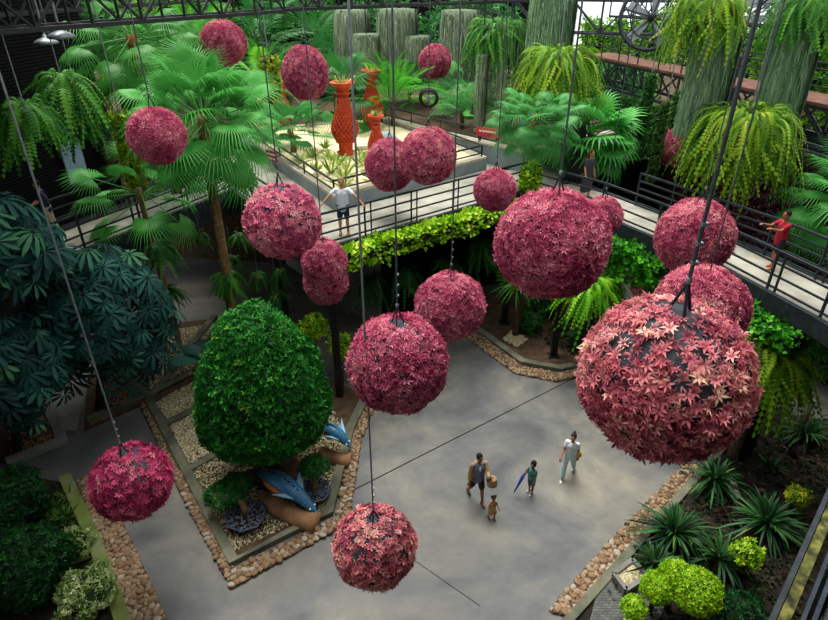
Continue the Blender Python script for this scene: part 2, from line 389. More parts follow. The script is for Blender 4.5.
def leaf_strap(L=1.0, e=.7, g=.6, w=.08, n=5):
    V = []; F = []
    for i in range(n):
        t = i / n; x = L * math.cos(e) * t * (1 - .1 * g * t); z = L * (math.sin(e) * t - .6 * g * t * t); ww = w * (.6 + 1.2 * t - 1.7 * t * t)
        V += [(x, ww, z + ww * .3), (x, 0, z), (x, -ww, z + ww * .3)]
    tip = len(V); V.append((L * math.cos(e) * (1 - .1 * g), 0, L * (math.sin(e) - .6 * g)))
    for i in range(n - 1):
        b = i * 3
        F += [(b, b + 1, b + 4), (b, b + 4, b + 3), (b + 1, b + 2, b + 5), (b + 1, b + 5, b + 4)]
    b = (n - 1) * 3; F += [(b, b + 1, tip), (b + 1, b + 2, tip)]
    return np.array(V), np.array(F)
def azel(az, el=None, roll=None):   # stack of Rz(az) Ry(-el) Rx(roll)
    az = np.asarray(az); el = np.zeros_like(az) if el is None else el; roll = np.zeros_like(az) if roll is None else roll
    return np.stack([np.array(Matrix.Rotation(a, 3, 'Z') @ Matrix.Rotation(-e, 3, 'Y') @ Matrix.Rotation(r, 3, 'X')) for a, e, r in zip(az, el, roll)])
ROSL = [leaf_rosette_small(7, .26), leaf_rosette_small(6, .3), leaf_rosette_small(8, .22)]
ROS = [leaf_rosette(7), leaf_rosette(6, .34), leaf_rosette(8, .26)]
SPR = [leaf_sprig(4), leaf_sprig(5, .45), leaf_sprig(3, .6)]
def ico():
    bm = bmesh.new(); bmesh.ops.create_icosphere(bm, subdivisions=1, radius=1); bm.verts.ensure_lookup_table()
    V = np.array([tuple(v.co) for v in bm.verts]) * (1.1, .9, .65); F = np.array([[v.index for v in f.verts] for f in bm.faces]); bm.free(); return V, F
def octa():
    return np.array([(1, 0, 0), (-1, 0, 0), (0, 1, 0), (0, -1, 0), (0, 0, .7), (0, 0, -.7)]), np.array([(0, 2, 4), (2, 1, 4), (1, 3, 4), (3, 0, 4), (2, 0, 5), (1, 2, 5), (3, 1, 5), (0, 3, 5)])
OCT = octa(); ICO = ico()
def blob(c, rad, n, size, mats=None, tmpl=SPR, jit=.5, lump=.12, zmin=-1, depth=.12, seed=0):
    d = fib(int(n)); d = d + rng.normal(scale=.02, size=d.shape); d /= np.linalg.norm(d, axis=1, keepdims=True)
    d = d[d[:, 2] > zmin]
    ph = rng.uniform(0, 6, 6)
    lmp = 1 + lump * (np.sin(d[:, 0] * 5 + ph[0]) * np.sin(d[:, 1] * 5 + ph[1]) + .6 * np.sin(d[:, 2] * 8 + ph[2]) * np.sin(d[:, 0] * 9 + ph[3]))
    rr = lmp * (1 - depth * rng.random(len(d)))
    L = np.array(c) + d * np.array(rad) * rr[:, None]
    N = d / np.array(rad); N /= np.linalg.norm(N, axis=1, keepdims=True); N = N + rng.normal(scale=jit, size=N.shape)
    k = rng.integers(0, len(tmpl), len(L)); parts = []
    for i, T in enumerate(tmpl):
        q = k == i
        if q.any(): parts.append(scatter(T, frames(N[q]), L[q], size * rng.uniform(.75, 1.25, q.sum())))
    return merge(parts)
def fernclump(c, n, L, e=(-.3, 1.0), g=1.0, w=.1, spread=.15, zs=0.0, nv=5, az=(0, 2 * PI), seg=16):
    parts = []
    for k in range(nv):
        m = max(1, n // nv); T = leaf_fern(L * random.uniform(.75, 1.1), e[0] + (e[1] - e[0]) * (k + .5) / nv, g * random.uniform(.8, 1.25), w, seg)
        a = rng.uniform(az[0], az[1], m); el = rng.normal(scale=.12, size=m)
        off = np.stack([np.cos(a) * spread, np.sin(a) * spread, rng.uniform(-zs, zs, m)], 1) * rng.uniform(.3, 1, (m, 1))
        off[:, 2] = rng.uniform(-zs, zs, m)
        parts.append(scatter(T, azel(a, el, rng.normal(scale=.35, size=m)), np.array(c) + off, rng.uniform(.7, 1.15, m)))
    return merge(parts)
def strapclump(c, n, L, e=(.1, 1.4), g=.5, w=.06, spread=.05, nv=5):
    parts = []
    for k in range(nv):
        m = max(1, n // nv); T = leaf_strap(L * random.uniform(.8, 1.1), e[0] + (e[1] - e[0]) * (k + .5) / nv, g, w)
        a = rng.uniform(0, 2 * PI, m); off = np.stack([np.cos(a), np.sin(a), np.zeros(m)], 1) * spread
        parts.append(scatter(T, azel(a, rng.normal(scale=.1, size=m), rng.normal(scale=.3, size=m)), np.array(c) + off, rng.uniform(.75, 1.15, m)))
    return merge(parts)
def mossstrips(c, r, z0, z1, n, length=(.5, 1.2), w=.05):
    a = rng.uniform(0, 2 * PI, n); zt = rng.uniform(z0 + .2, z1 + .03, n); l = np.minimum(rng.uniform(*length, n), zt - z0 + .25)
    ru = r * rng.uniform(.97, 1.06, n); V = []; F = []; K = 4
    for i in range(K + 1):
        t = i / K; rr = ru * (1 + .08 * t + rng.normal(scale=.02, size=n)); aa = a + rng.normal(scale=.015, size=n)
        ww = w * (1 - .75 * t) * rng.uniform(.6, 1.3, n) / 2
        x, y, z = rr * np.cos(aa), rr * np.sin(aa), zt - l * t
        tx, ty = -np.sin(a + .4), np.cos(a + .4)
        V.append(np.stack([np.stack([x + tx * ww, y + ty * ww, z], 1), np.stack([x - tx * ww, y - ty * ww, z], 1)], 1))
    V = np.stack(V, 1)  # n,K+1,2,3
    base = np.arange(n)[:, None] * (2 * (K + 1)); Fs = []
    for i in range(K): Fs.append(np.stack([base[:, 0] + 2 * i, base[:, 0] + 2 * i + 1, base[:, 0] + 2 * i + 3, base[:, 0] + 2 * i + 2], 1))
    return V.reshape(-1, 3) + np.array(c), np.concatenate(Fs), np.repeat(rng.random(n), 2 * (K + 1))
def put(name, data, mat, parent=None, at=None): return npobj(name, data[0], data[1], mat, parent, data[2], at=at)
# ================================================================ SETTING
DZ = 5.1
fl = MB(); fl.add([(-30, -8, 0), (30, -8, 0), (30, 60, 0), (-30, 60, 0)], [(0, 1, 2, 3)])
struct(fl.build('floor', M['floor']))
def joint(name, a, b, w=.03):
    a = Vector(a); b = Vector(b); a.z = b.z = .004; return struct(MB().bar(a, b, w, .01).build(name, M['soil']))
joint('trim_1', G(340, 497), G(590, 370), .03)
joint('trim_2', G(408, 556), G(480, 606), .012)
joint('trim_3', G(212, 484), G(192, 446), .03)

# beds --------------------------------------------------------------------
def bed(name, poly, z0, z1, mat): return struct(MB().prism(poly, z0, z1).build(name, mat))
def kerb(name, pts, w, h, mat, closed=False):
    mb = MB(); pts = [Vector((p[0], p[1], 0)) for p in pts]; n = len(pts)
    nor = []
    for i in range(n):
        a = pts[max(i - 1, 0)]; b = pts[min(i + 1, n - 1)]; d = (b - a).normalized(); nor.append(Vector((-d.y, d.x, 0)))
    vs = []
    for p, q in zip(pts, nor): vs += [p - q * w / 2, p + q * w / 2, p + q * w / 2 + Vector((0, 0, h)), p - q * w / 2 + Vector((0, 0, h))]
    fs = []
    for i in range(n - 1):
        for k in range(4): fs.append((i * 4 + k, i * 4 + (k + 1) % 4, i * 4 + 4 + (k + 1) % 4, i * 4 + 4 + k))
    fs += [(3, 2, 1, 0), tuple(range(4 * n - 4, 4 * n))]
    mb.add(vs, fs); return struct(mb.build(name, mat, bevel=.02))
xy = lambda v: (v[0], v[1])
# clipped-tree garden
gA, gB, gC = xy(G(150, 402)), xy(G(234, 564)), xy(G(329, 514))
gD = xy(G(350, 432)); gE = xy(G(366, 398)); gF = xy(G(215, 318))
garden = [gA, gB, gC, gD, gE, gF]
bed('garden_bed', garden, 0, .06, M['soilbrown'])
kerb('trim_4', [gF, gA, gB, gC, gD, gE], .26, .16, M['kerb'])
def lerp(a, b, t): return (a[0] + (b[0] - a[0]) * t, a[1] + (b[1] - a[1]) * t)
for i, (pa, pb) in enumerate([((148, 398), (200, 372)), ((162, 428), (215, 402)), ((186, 474), (232, 448)), ((195, 372), (240, 470))]):
    kerb('trim_%d' % (5 + i), [xy(G(*pa)), xy(G(*pb))], .24, .15, M['kerb'])
# left lower bed and its mossy kerb
mk = [xy(G(66, 480)), xy(G(96, 545)), xy(G(127, 632))]
kerb('trim_9', mk, .3, .22, M['moskerb'])
bed('left_bed', [xy(G(68, 486)), xy(G(125, 632)), xy(G(-120, 632)), xy(G(-120, 500)), xy(G(8, 474))], 0, .1, M['soil'])
bed('upper_left_bed', [xy(G(8, 462)), xy(G(62, 442)), xy(G(52, 414)), xy(G(-80, 418)), xy(G(-80, 470))], 0, .06, M['soil'])
kerb('trim_10', [xy(G(8, 466)), xy(G(63, 443)), xy(G(50, 408))], .35, .2, M['path'])
kerb('trim_11', [xy(G(88, 424)), xy(G(150, 398))], .2, .2, M['kerb'])
bed('side_bed', [xy(G(84, 432)), xy(G(150, 402)), xy(G(212, 320)), xy(G(112, 330)), xy(G(88, 380))], 0, .05, M['soilbrown'])
bed('side_path', [xy(G(28, 428)), xy(G(76, 432)), xy(G(96, 360)), xy(G(60, 345)), xy(G(20, 380))], 0, .05, M['path'])
# right bed
rb = [xy(G(568, 617)), xy(G(698, 470)), xy(G(760, 405)), xy(G(800, 420)), (16, 14), (16, 2), xy(G(560, 700))]
bed('right_bed', rb, 0, .08, M['soil'])
kerb('trim_12', [xy(G(558, 634)), xy(G(573, 618)), xy(G(705, 470)), xy(G(756, 411))], .2, .16, M['kerb'])
# back bed under the bridge corner
bk = [xy(G(455, 318)), xy(G(481, 334)), xy(G(522, 364)), xy(G(560, 371)), xy(G(620, 356)), (9.5, 15.5), (14, 20), (6, 22), (2, 22.5)]
bed('back_bed', bk, 0, .1, M['soilbrown'])
kerb('trim_13', bk[:6], .26, .18, M['kerb'])
# paved corner with the gravel box
bed('paved_corner', [xy(G(596, 596)), xy(G(622, 568)), xy(G(668, 600)), xy(G(650, 640)), xy(G(585, 640))], .08, .12, M['paver'])

# deck and plaza -----------------------------------------------------------
C0, Lc, Rc = (-2.75, 15.35), (-6.6, 20.8), (4.1, 20.75)
plaza = [C0, Rc, (6.2, 21.4), (9.0, 26), (16, 30), (30, 52), (-30, 52), (-14, 30), (-8.6, 22.2), Lc]
struct(MB().prism(plaza, DZ - .35, DZ).build('floor_upper', M['deck']))
def strip(name, near, far, z0, z1, mat):
    mb = MB(); n = len(near); vs = []
    for a, b in zip(near, far): vs += [(*a, z0), (*b, z0), (*b, z1), (*a, z1)]
    fs = []
    for i in range(n - 1):
        for k in range(4): fs.append((i * 4 + k, i * 4 + (k + 1) % 4, i * 4 + 4 + (k + 1) % 4, i * 4 + 4 + k))
    fs += [(3, 2, 1, 0), tuple(range(4 * n - 4, 4 * n))]
    return mb.add(vs, fs).build(name, mat)
RN = [(4.15, 20.4), (6.0, 18.3), (8.2, 14.4), (9.15, 11.6), (9.95, 8.0)]
RF = [(6.3, 21.6), (7.6, 19.2), (9.85, 15.1), (10.95, 12.1), (11.75, 8.4)]
struct(strip('floor_right_bridge', RN, RF, DZ - .3, DZ + .005, M['deck']))
LN = [(-6.6, 20.8), (-9.3, 15.5), (-11.3, 11.0)]
LF = [(-8.4, 22.0), (-11.1, 16.4), (-13.1, 11.8)]
struct(strip('floor_left_bridge', LN, LF, DZ - .3, DZ + .005, M['deck']))
def fascia(name, pts, out=.03, zt=DZ + .04, zb=DZ - .75):
    mb = MB()
    for a, b in zip(pts[:-1], pts[1:]):
        A3 = Vector((*a, (zt + zb) / 2)); B3 = Vector((*b, (zt + zb) / 2)); mb.bar(A3, B3, .14, zt - zb)
    return struct(mb.build(name, M['darksteel']))
fascia('trim_14', [Lc, C0, Rc]); fascia('trim_15', RN, zb=DZ - .42); fascia('trim_16', LN); fascia('trim_17', RF, zb=DZ - .4); fascia('trim_18', LF, zb=DZ - .4)
# wall set back beneath the deck
struct(MB().prism([(-1.0, 19.0), (3.2, 23.2), (3.0, 23.4), (-1.2, 19.2)], 0, DZ - .35).build('wall_under_deck', M['wallblack']))
struct(MB().prism([(-1.0, 19.0), (-1.2, 19.2), (-6.2, 25.6), (-6.0, 25.4)], 0, DZ - .35).build('wall_under_plaza', M['path']))
struct(MB().prism([(3.2, 23.2), (12, 25.5), (12, 25.7), (3.2, 23.5)], 0, DZ).build('wall_below_bridge', M['wallblack']))
struct(MB().prism([(-6.0, 25.4), (-18, 27), (-18, 27.3), (-6.0, 25.7)], 0, DZ - .35).build('wall_patio', M['soilbrown']))

# planter with sand ----------------------------------------------------------
pl = [(-2.65, 18.65), (2.9, 23.4), (-1.5, 31), (-8.2, 28)]
def inset(poly, d):
    c = Vector((sum(p[0] for p in poly) / len(poly), sum(p[1] for p in poly) / len(poly)))
    return [xy(Vector(p) + (c - Vector(p)).normalized() * d) for p in poly]
struct(MB().prism(pl, DZ, DZ + .42).build('planter_wall', M['wallgrey']))
def ring(name, poly, w, z0, z1, mat):
    q = inset(poly, w); mb = MB(); n = len(poly)
    for i in range(n):
        j = (i + 1) % n; mb.prism([poly[i], poly[j], q[j], q[i]], z0, z1)
    return struct(mb.build(name, mat))
ring('planter_coping', pl, .45, DZ + .42, DZ + .52, M['coping'])
def mound(name, poly, z, h, mat, n=26):
    xs = [p[0] for p in poly]; ys = [p[1] for p in poly]
    bm = bmesh.new(); f = bm.faces.new([bm.verts.new((p[0], p[1], z)) for p in poly])
    bmesh.ops.triangulate(bm, faces=[f]); bmesh.ops.subdivide_edges(bm, edges=bm.edges[:], cuts=n, use_grid_fill=True)
    ed = set(v for e in bm.edges if e.is_boundary for v in e.verts)
    for v in bm.verts:
        if v not in ed: v.co.z += h * (.6 + .4 * math.sin(v.co.x * 1.7) * math.sin(v.co.y * 1.3)) + random.uniform(-.01, .01)
    me = bpy.data.meshes.new(name); bm.to_mesh(me); bm.free(); me.materials.append(mat)
    for p in me.polygons: p.use_smooth = True
    o = bpy.data.objects.new(name, me); COL.objects.link(o); return struct(o)
mound('sand_bed', inset(pl, .44), DZ + .46, .14, M['sand'])
# wall of the rear planting
bw = [(-1.4, 29.4), (1.15, 26.4), (4.35, 23.1), (5.7, 24.3), (9.5, 27.0)]
mb = MB()
for a, b in zip(bw[:-1], bw[1:]): mb.bar((*a, DZ + .38), (*b, DZ + .38), .25, .76)
struct(mb.build('wall_rear_planter', M['wallgrey']))
mb = MB()
for a, b in zip(bw[:-1], bw[1:]): mb.bar((*a, DZ + .79), (*b, DZ + .79), .4, .07)
struct(mb.build('wall_rear_coping', M['coping']))
bed('rear_bed', [*bw, (22, 34), (26, 44.9), (-26, 44.9), (-6, 32)], DZ, DZ + .7, M['soilbrown'])
bed('rear_left_bed', [(-8.6, 23.0), (-8.4, 27.9), (-1.6, 31.3), (-3, 34), (-20, 40), (-16, 31)], DZ, DZ + .25, M['soilbrown'])
# the lighter lawn patch behind the wall
bed('lawn_patch', [xy(G(462, 116, 5.95)), xy(G(486, 116, 5.95)), xy(G(486, 101, 5.95)), xy(G(455, 102, 5.95))], DZ + .6, DZ + .85, M['hedge'] if False else noisemat('lawn', [(.3, '#3c8a3c'), (.7, '#62b050')], 3, 5, .9, .4, 40))

# outer walls -----------------------------------------------------------------
struct(MB().prism([(-16, 4), (-12.2, 24), (-12.6, 24.1), (-16.4, 4)], 0, 13).build('wall_left', M['wallblack']))
struct(MB().prism([(-30, 52), (10, 52), (10, 52.4), (-30, 52.4)], DZ, 13.5).build('wall_back', M['wallblack']))
VG = [(8.8, 33), (10.6, 27.0), (13.6, 17.0), (14.6, 12)]
mb = MB()
for a, b in zip(VG[:-1], VG[1:]): mb.bar((*a, 3.45), (*b, 3.45), .25, 6.9)
struct(mb.build('wall_garden', M['black']))
struct(MB().prism([(14.6, 12), (16.0, -8), (16.3, -8), (14.9, 12)], 0, 12).build('wall_right', M['wallblack']))
# unseen roof slabs and rear wall, added and sized to cut the daylight
struct(MB().prism([(-24, -10), (24, -10), (24, 2.5), (-24, 2.5)], 12.9, 13.1).build('shade_roof_near', M['black']))  # unseen slab added to block light from behind the camera
struct(MB().prism([(-24, 2.5), (-6.2, 2.5), (-7.6, 13), (-12.5, 20), (-12.5, 34), (-24, 34)], 12.7, 12.9).build('shade_roof_left', M['black']))  # added out of view to darken the plants on the left
struct(MB().prism([(24, 2.5), (4.5, 2.5), (8.5, 13), (24, 13)], 12.7, 12.9).build('shade_roof_right', M['black']))  # added out of view to darken the lower right bed
struct(MB().prism([(-24, -10), (24, -10), (24, -9.7), (-24, -9.7)], 0, 13).build('shade_wall_rear', M['wallblack']))  # unseen, added behind the camera to keep light out

# left doorway panels
wl = lambda y: -16 + (y - 4) / 20 * 3.8
w1 = thing('window_1', 'tall pale blue glazed panel in the black left wall', 'window', (wl(21.6) + .3, 21.6, DZ)); w1['kind'] = 'structure'
for z in (DZ + .1, DZ + 1.75): MB().box((wl(21.6) + .14, 21.6, z + .75), (.05, 1.0, 1.5), rz=-.19).build('pane', M['glass'], w1)
MB().box((wl(21.6) + .15, 21.6, DZ + 1.67), (.09, 1.2, .16), rz=-.19).build('crossbar', M['black'], w1)
struct(MB().box((wl(23) + .6, 23.2, DZ + 1.6), (.5, .55, 3.4)).build('trim_19', noisemat('brown_pillar', [(.3, '#3a2c26'), (.7, '#5a463a')], 2, 4, .85)))

# ================================================================ RAILINGS, POSTS, TRUSSES
def railing(label, pts, z, h=1.0, bars=4, every=1.9, group=None, double=True, mat='darksteel', w=.045):
    root = thing('railing', label, 'railing', (pts[0][0], pts[0][1], z), group)
    P3 = [Vector((p[0], p[1], z)) for p in pts]
    for k in range(bars):
        zz = h - k * (h - .12) / (bars - 1) if bars > 1 else h
        mb = MB()
        for a, b in zip(P3[:-1], P3[1:]): mb.bar(a + Vector((0, 0, zz)), b + Vector((0, 0, zz)), w if k else w * 1.3)
        mb.build('rail', M[mat], root)
    for a, b in zip(P3[:-1], P3[1:]):
        L = (b - a).length; n = max(1, round(L / every))
        for i in range(n + 1):
            p = a + (b - a) * (i / n)
            if i == n and b is not P3[-1]: continue
            MB().bar(p, p + Vector((0, 0, h)), w * 1.2).build('post', M[mat], root)
            if double and 0 < i < n:
                d = (b - a).normalized() * .22
                MB().bar(p + d, p + d + Vector((0, 0, h)), w).build('post', M[mat], root)
    return root
def off(pts, d):
    o = []
    for i, p in enumerate(pts):
        a = Vector(pts[max(i - 1, 0)]); b = Vector(pts[min(i + 1, len(pts) - 1)]); t = (b - a).normalized()
        o.append((p[0] - t.y * d, p[1] + t.x * d))
    return o
railing('dark steel railing along the front walkway above the lime creeper', off([C0, Rc], .12), DZ)
railing('dark steel railing on the near side of the right bridge', off(RN, .12), DZ, 1.02)
railing('dark steel railing on the far side of the right bridge behind the person in red', off(RF, -.12)[1:], DZ, 1.1, 5)
railing('dark steel railing on the near side of the left bridge', off(LN, -.12), DZ)
railing('dark steel railing on the far side of the left bridge by the black wall', off(LF, .12), DZ)
railing('dark steel railing on the left edge of the deck beside the fan palm', off([Lc, C0], .12), DZ)
q = inset(pl, .22)
railing('low black rail on the right coping of the sand planter', [q[0], q[1]], DZ + .52, .42, 2, 2.4, double=False)
railing('low black rail on the left coping of the sand planter beside the red sign', [q[3], q[0]], DZ + .52, .42, 2, 2.4, double=False)
railing('low black rail at the back end of the sand planter', [q[1], lerp(q[1], q[2], .45)], DZ + .52, .42, 2, 2.4, double=False)
railing('low black rail on the rear planter wall by the parrot figures', bw[:3], DZ + .82, .5, 2, 2.2, double=False)
railing('low black rail on the angled end of the rear planter wall', bw[2:], DZ + .82, .5, 2, 2.2, double=False)
lowr = [xy(G(10, 318, 1.2)), xy(G(54, 300, 1.2))]
railing('small black railing down among the teal umbrella trees', lowr, .4, 1.0, 5, .9, double=False, mat='black')

def post(label, p, z0, z1, w=.28, group=None):
    root = thing('steel_post', label, 'post', (p[0], p[1], z0), group)
    MB().box((p[0], p[1], (z0 + z1) / 2), (w, w, z1 - z0)).build('shaft', M['black'], root)
    MB().box((p[0], p[1], z0 + .02), (w * 1.8, w * 1.8, .04)).build('base_plate', M['black'], root)
    return root
g = G(337, 415); post('black steel post standing on the concrete right of the clipped tree', (g.x, g.y + .9), 0, DZ - .7, .22)
post('black steel post under the deck behind the left hanging pink ball', (-4.55, 18.0), 0, DZ - .7, .24)
g = G(553, 358); post('leaning-looking black post in the bed below the large middle ball', (g.x, g.y), .1, DZ - .3, .2)
g = G(504, 325); post('black post behind the small tree in its gravel square', (g.x, g.y), .1, DZ - .3, .22)
p_ = A(580, 198, 21.6); post('thick black post on the deck beside the person in the dark dress', (p_.x - .3, 21.9), DZ, 7.3, .45)
post('black post below the far end of the right bridge', (9.3, 12.4), .08, DZ - .4, .2)

def truss(label, a, b, h, n, w=.09, mat='black', z2=None, group=None, name='roof_truss'):
    root = thing(name, label, 'truss', a, group); a = Vector(a); b = Vector(b); up = Vector((0, 0, h))
    d = (b - a); side = Vector((-d.y, d.x, 0)).normalized() * .8
    for s in (0, 1):
        MB().bar(a + side * s, b + side * s, w).build('bottom_chord', M[mat], root)
        MB().bar(a + up + side * s, b + up + side * s, w).build('top_chord', M[mat], root)
        for i in range(n):
            p = a + d * (i / n) + side * s; q = a + d * ((i + 1) / n) + side * s
            MB().bar(p, p + up, w * .6).build('upright', M[mat], root)
            MB().bar(p if i % 2 else p + up, q + up if i % 2 else q, w * .55).build('brace', M[mat], root)
    mb = MB()
    for i in range(0, n * 2): mb.bar(a + d * (i / n / 2), a + d * (i / n / 2) + side, w * .5)
    mb.build('cross_ties', M[mat], root)
    return root
truss('near black lattice truss crossing the top left corner', (-9.4, 9.6, 10.95), (-3.9, 19.9, 10.95), 1.3, 9)
truss('far black lattice truss along the top centre of the view', (-3.9, 19.9, 10.98), (7.5, 29.5, 10.98), 1.3, 12)
truss('black lattice truss in the dark behind the hanging lamps', (-13, 13, 10.9), (-9, 30, 10.9), 1.5, 10)
truss('dark truss behind the round fan under the open roof', (5.5, 37, 9.1), (24, 31, 9.1), 1.6, 12, .12, 'darksteel')
truss('dark truss high at the top right against the white sky', (9.8, 33, 10.1), (15.6, 18, 10.3), 1.5, 10, .1, 'darksteel')
# catwalk on the right
TA, TB = Vector((8.9, 33.2, 8.3)), Vector((13.6, 17.5, 8.3))
cw = thing('catwalk', 'dark steel catwalk with rusty boards running back along the right wall', 'catwalk', TA)
d = TB - TA; side = Vector((-d.y, d.x, 0)).normalized()
if side.x < 0: side = -side
up = Vector((0, 0, -1.25))
c_ = TA + d / 2 + side * .65
MB().bar(TA + side * .75, TB + side * .75, 1.7, .1).build('deck_boards', M['rust'], cw)
for s in (0, 1.5):
    MB().bar(TA + side * s + Vector((0, 0, -.1)), TB + side * s + Vector((0, 0, -.1)), .12).build('top_chord', M['darksteel'], cw)
    MB().bar(TA + side * s + up, TB + side * s + up, .12).build('bottom_chord', M['darksteel'], cw)
    MB().bar(TA + side * s + Vector((0, 0, 1)), TB + side * s + Vector((0, 0, 1)), .05).build('handrail', M['darksteel'], cw)
    MB().bar(TA + side * s + Vector((0, 0, .5)), TB + side * s + Vector((0, 0, .5)), .04).build('handrail', M['darksteel'], cw)
    for i in range(11):
        p = TA + d * (i / 11) + side * s; q = TA + d * ((i + 1) / 11) + side * s
        MB().bar(p, p + up, .08).build('upright', M['darksteel'], cw)
        MB().bar(p + up, q, .06).build('brace', M['darksteel'], cw)
        MB().bar(p, q + up, .06).build('brace', M['darksteel'], cw)
        MB().bar(p, p + Vector((0, 0, 1)), .05).build('handrail_post', M['darksteel'], cw)
# roof bars against the sky (top right)
for i in range(5):
    y0 = 22 + i * 3.4
    tr = thing('roof_beam', ['nearest', 'second', 'middle', 'fourth', 'farthest'][i] + ' of the five pale roof beams against the sky at the top right', 'beam', (8 + i * .6, y0, 9.9), 'roof beams at the top right')
    a = Vector((11 + i * .8, y0, 10.6 - .25 * i)); b = Vector((30, y0 + 5, 10.9 - .25 * i))
    MB().bar(a, b, .12, .22).build('beam', M['steel'], tr)
    MB().bar(a + Vector((0, 0, .7)), b + Vector((0, 0, .7)), .1).build('upper_bar', M['steel'], tr)
    for k in range(8):
        p = a + (b - a) * (k / 8); MB().bar(p, a + (b - a) * ((k + 1) / 8) + Vector((0, 0, .7)), .05).build('brace', M['steel'], tr)
# round fan
p_ = A(652, 17, 26.0)
fan = thing('round_fan', 'large round industrial fan hanging above the catwalk', 'fan', p_)
def torus(c, Rr, r, axis, n=28):
    ax = Vector(axis).normalized(); x = ax.orthogonal().normalized(); y = ax.cross(x)
    mb = MB(); pts = [Vector(c) + (x * math.cos(2 * PI * k / n) + y * math.sin(2 * PI * k / n)) * Rr for k in range(n + 1)]
    return mb.tube(pts, r, 6, cap=False), x, y
ax = Vector((-.45, -1, .25)).normalized()
mb, x, y = torus(p_, 1.2, .08, ax); mb.build('guard_ring', M['darksteel'], fan, True)
mb, x, y = torus(p_, .8, .03, ax); mb.build('inner_ring', M['darksteel'], fan, True)
mb = MB()
for k in range(12):
    a = 2 * PI * k / 12; mb.bar(p_, p_ + (x * math.cos(a) + y * math.sin(a)) * 1.2, .04)
mb.build('guard_spokes', M['darksteel'], fan)
MB().capsule(p_ - ax * .15, p_ + ax * .2, .18, .16).build('hub', M['darksteel'], fan, True)
hubo = [o for o in COL.objects if o.name == 'hub'][0]
for k in range(5):
    a = 2 * PI * k / 5; dv = x * math.cos(a) + y * math.sin(a); tv = ax.cross(dv)
    o_ = p_ + ax * -.12
    MB().add([o_ + dv * .15 + tv * .1, o_ + dv * 1.05 + tv * .26 + ax * .08, o_ + dv * 1.05 - tv * .16 - ax * .08, o_ + dv * .15 - tv * .1,
              o_ + dv * .15 + tv * .1 + ax * .02, o_ + dv * 1.05 + tv * .26 + ax * .1, o_ + dv * 1.05 - tv * .16 - ax * .06, o_ + dv * .15 - tv * .1 + ax * .02],
             [(0, 1, 2, 3), (7, 6, 5, 4), (0, 4, 5, 1), (2, 6, 7, 3), (1, 5, 6, 2), (0, 3, 7, 4)]).build('blade', M['steel'], hubo)
MB().bar(p_ + Vector((0, 0, 1.2)), p_ + Vector((0, 0, 2.6)), .08).build('hanger', M['darksteel'], fan)
# hanging lamps top left
for (px, py, lab) in ((61, 36, 'flat round hanging lamp nearest the palms, top left'), (46, 42, 'smaller flat round hanging lamp against the black wall, top left')):
    p_ = A(px, py, 14.5 if px > 50 else 17)
    lp = thing('hanging_lamp', lab, 'lamp', p_)
    MB().lathe([(.28, -.05), (.3, 0), (.2, .06), (.06, .12), (.03, .2)], p_, 18).build('shade', M['steel'], lp, True)
    MB().tube([p_ + Vector((0, 0, .18)), p_ + Vector((0, 0, 3.2 if px > 50 else 2.6))], .03).build('stem', M['steel'], lp)
# near walkway at the lower right
ZW = 6.2
wa, wb_ = G(833, 503, ZW), G(781, 625, ZW); dv = (wa - wb_).normalized()
a = wb_ - dv * 2; b = wa + dv * 3.5; sd = Vector((dv.y, -dv.x, 0))
nw = thing('walkway_edge', 'mossy yellow beam with blue grey bars at the lower right corner', 'walkway', (b.x, b.y, ZW))
MB().bar(a, b, .1, .3).build('mossy_beam', noisemat('yellow_moss_concrete', [(.36, '#1c2010'), (.5, '#4c4e24'), (.64, '#7c783e')], 6, 6, .9, .4, 20), nw)
MB().bar(a - sd * .085, b - sd * .085, .05, .34).build('edge_angle', M['darksteel'], nw)
for k in range(5):
    o_ = sd * (.14 + .085 * k) + Vector((0, 0, .05)); MB().bar(a + o_, b + o_, .04, .1).build('bar', noisemat('blue_grey_bar_%d' % k, [(.3, '#18202a'), (.7, '#2c3844')], 4, 3, .5), nw)
MB().bar(a + sd * 1.35 - Vector((0, 0, .02)), b + sd * 1.35 - Vector((0, 0, .02)), .5, .1).build('floor_slab', M['path'], nw)
for q_ in (a, b): MB().bar(q_ + sd * .6, (q_.x + sd.x * .6, q_.y + sd.y * .6, .05), .18).build('support', M['black'], nw)
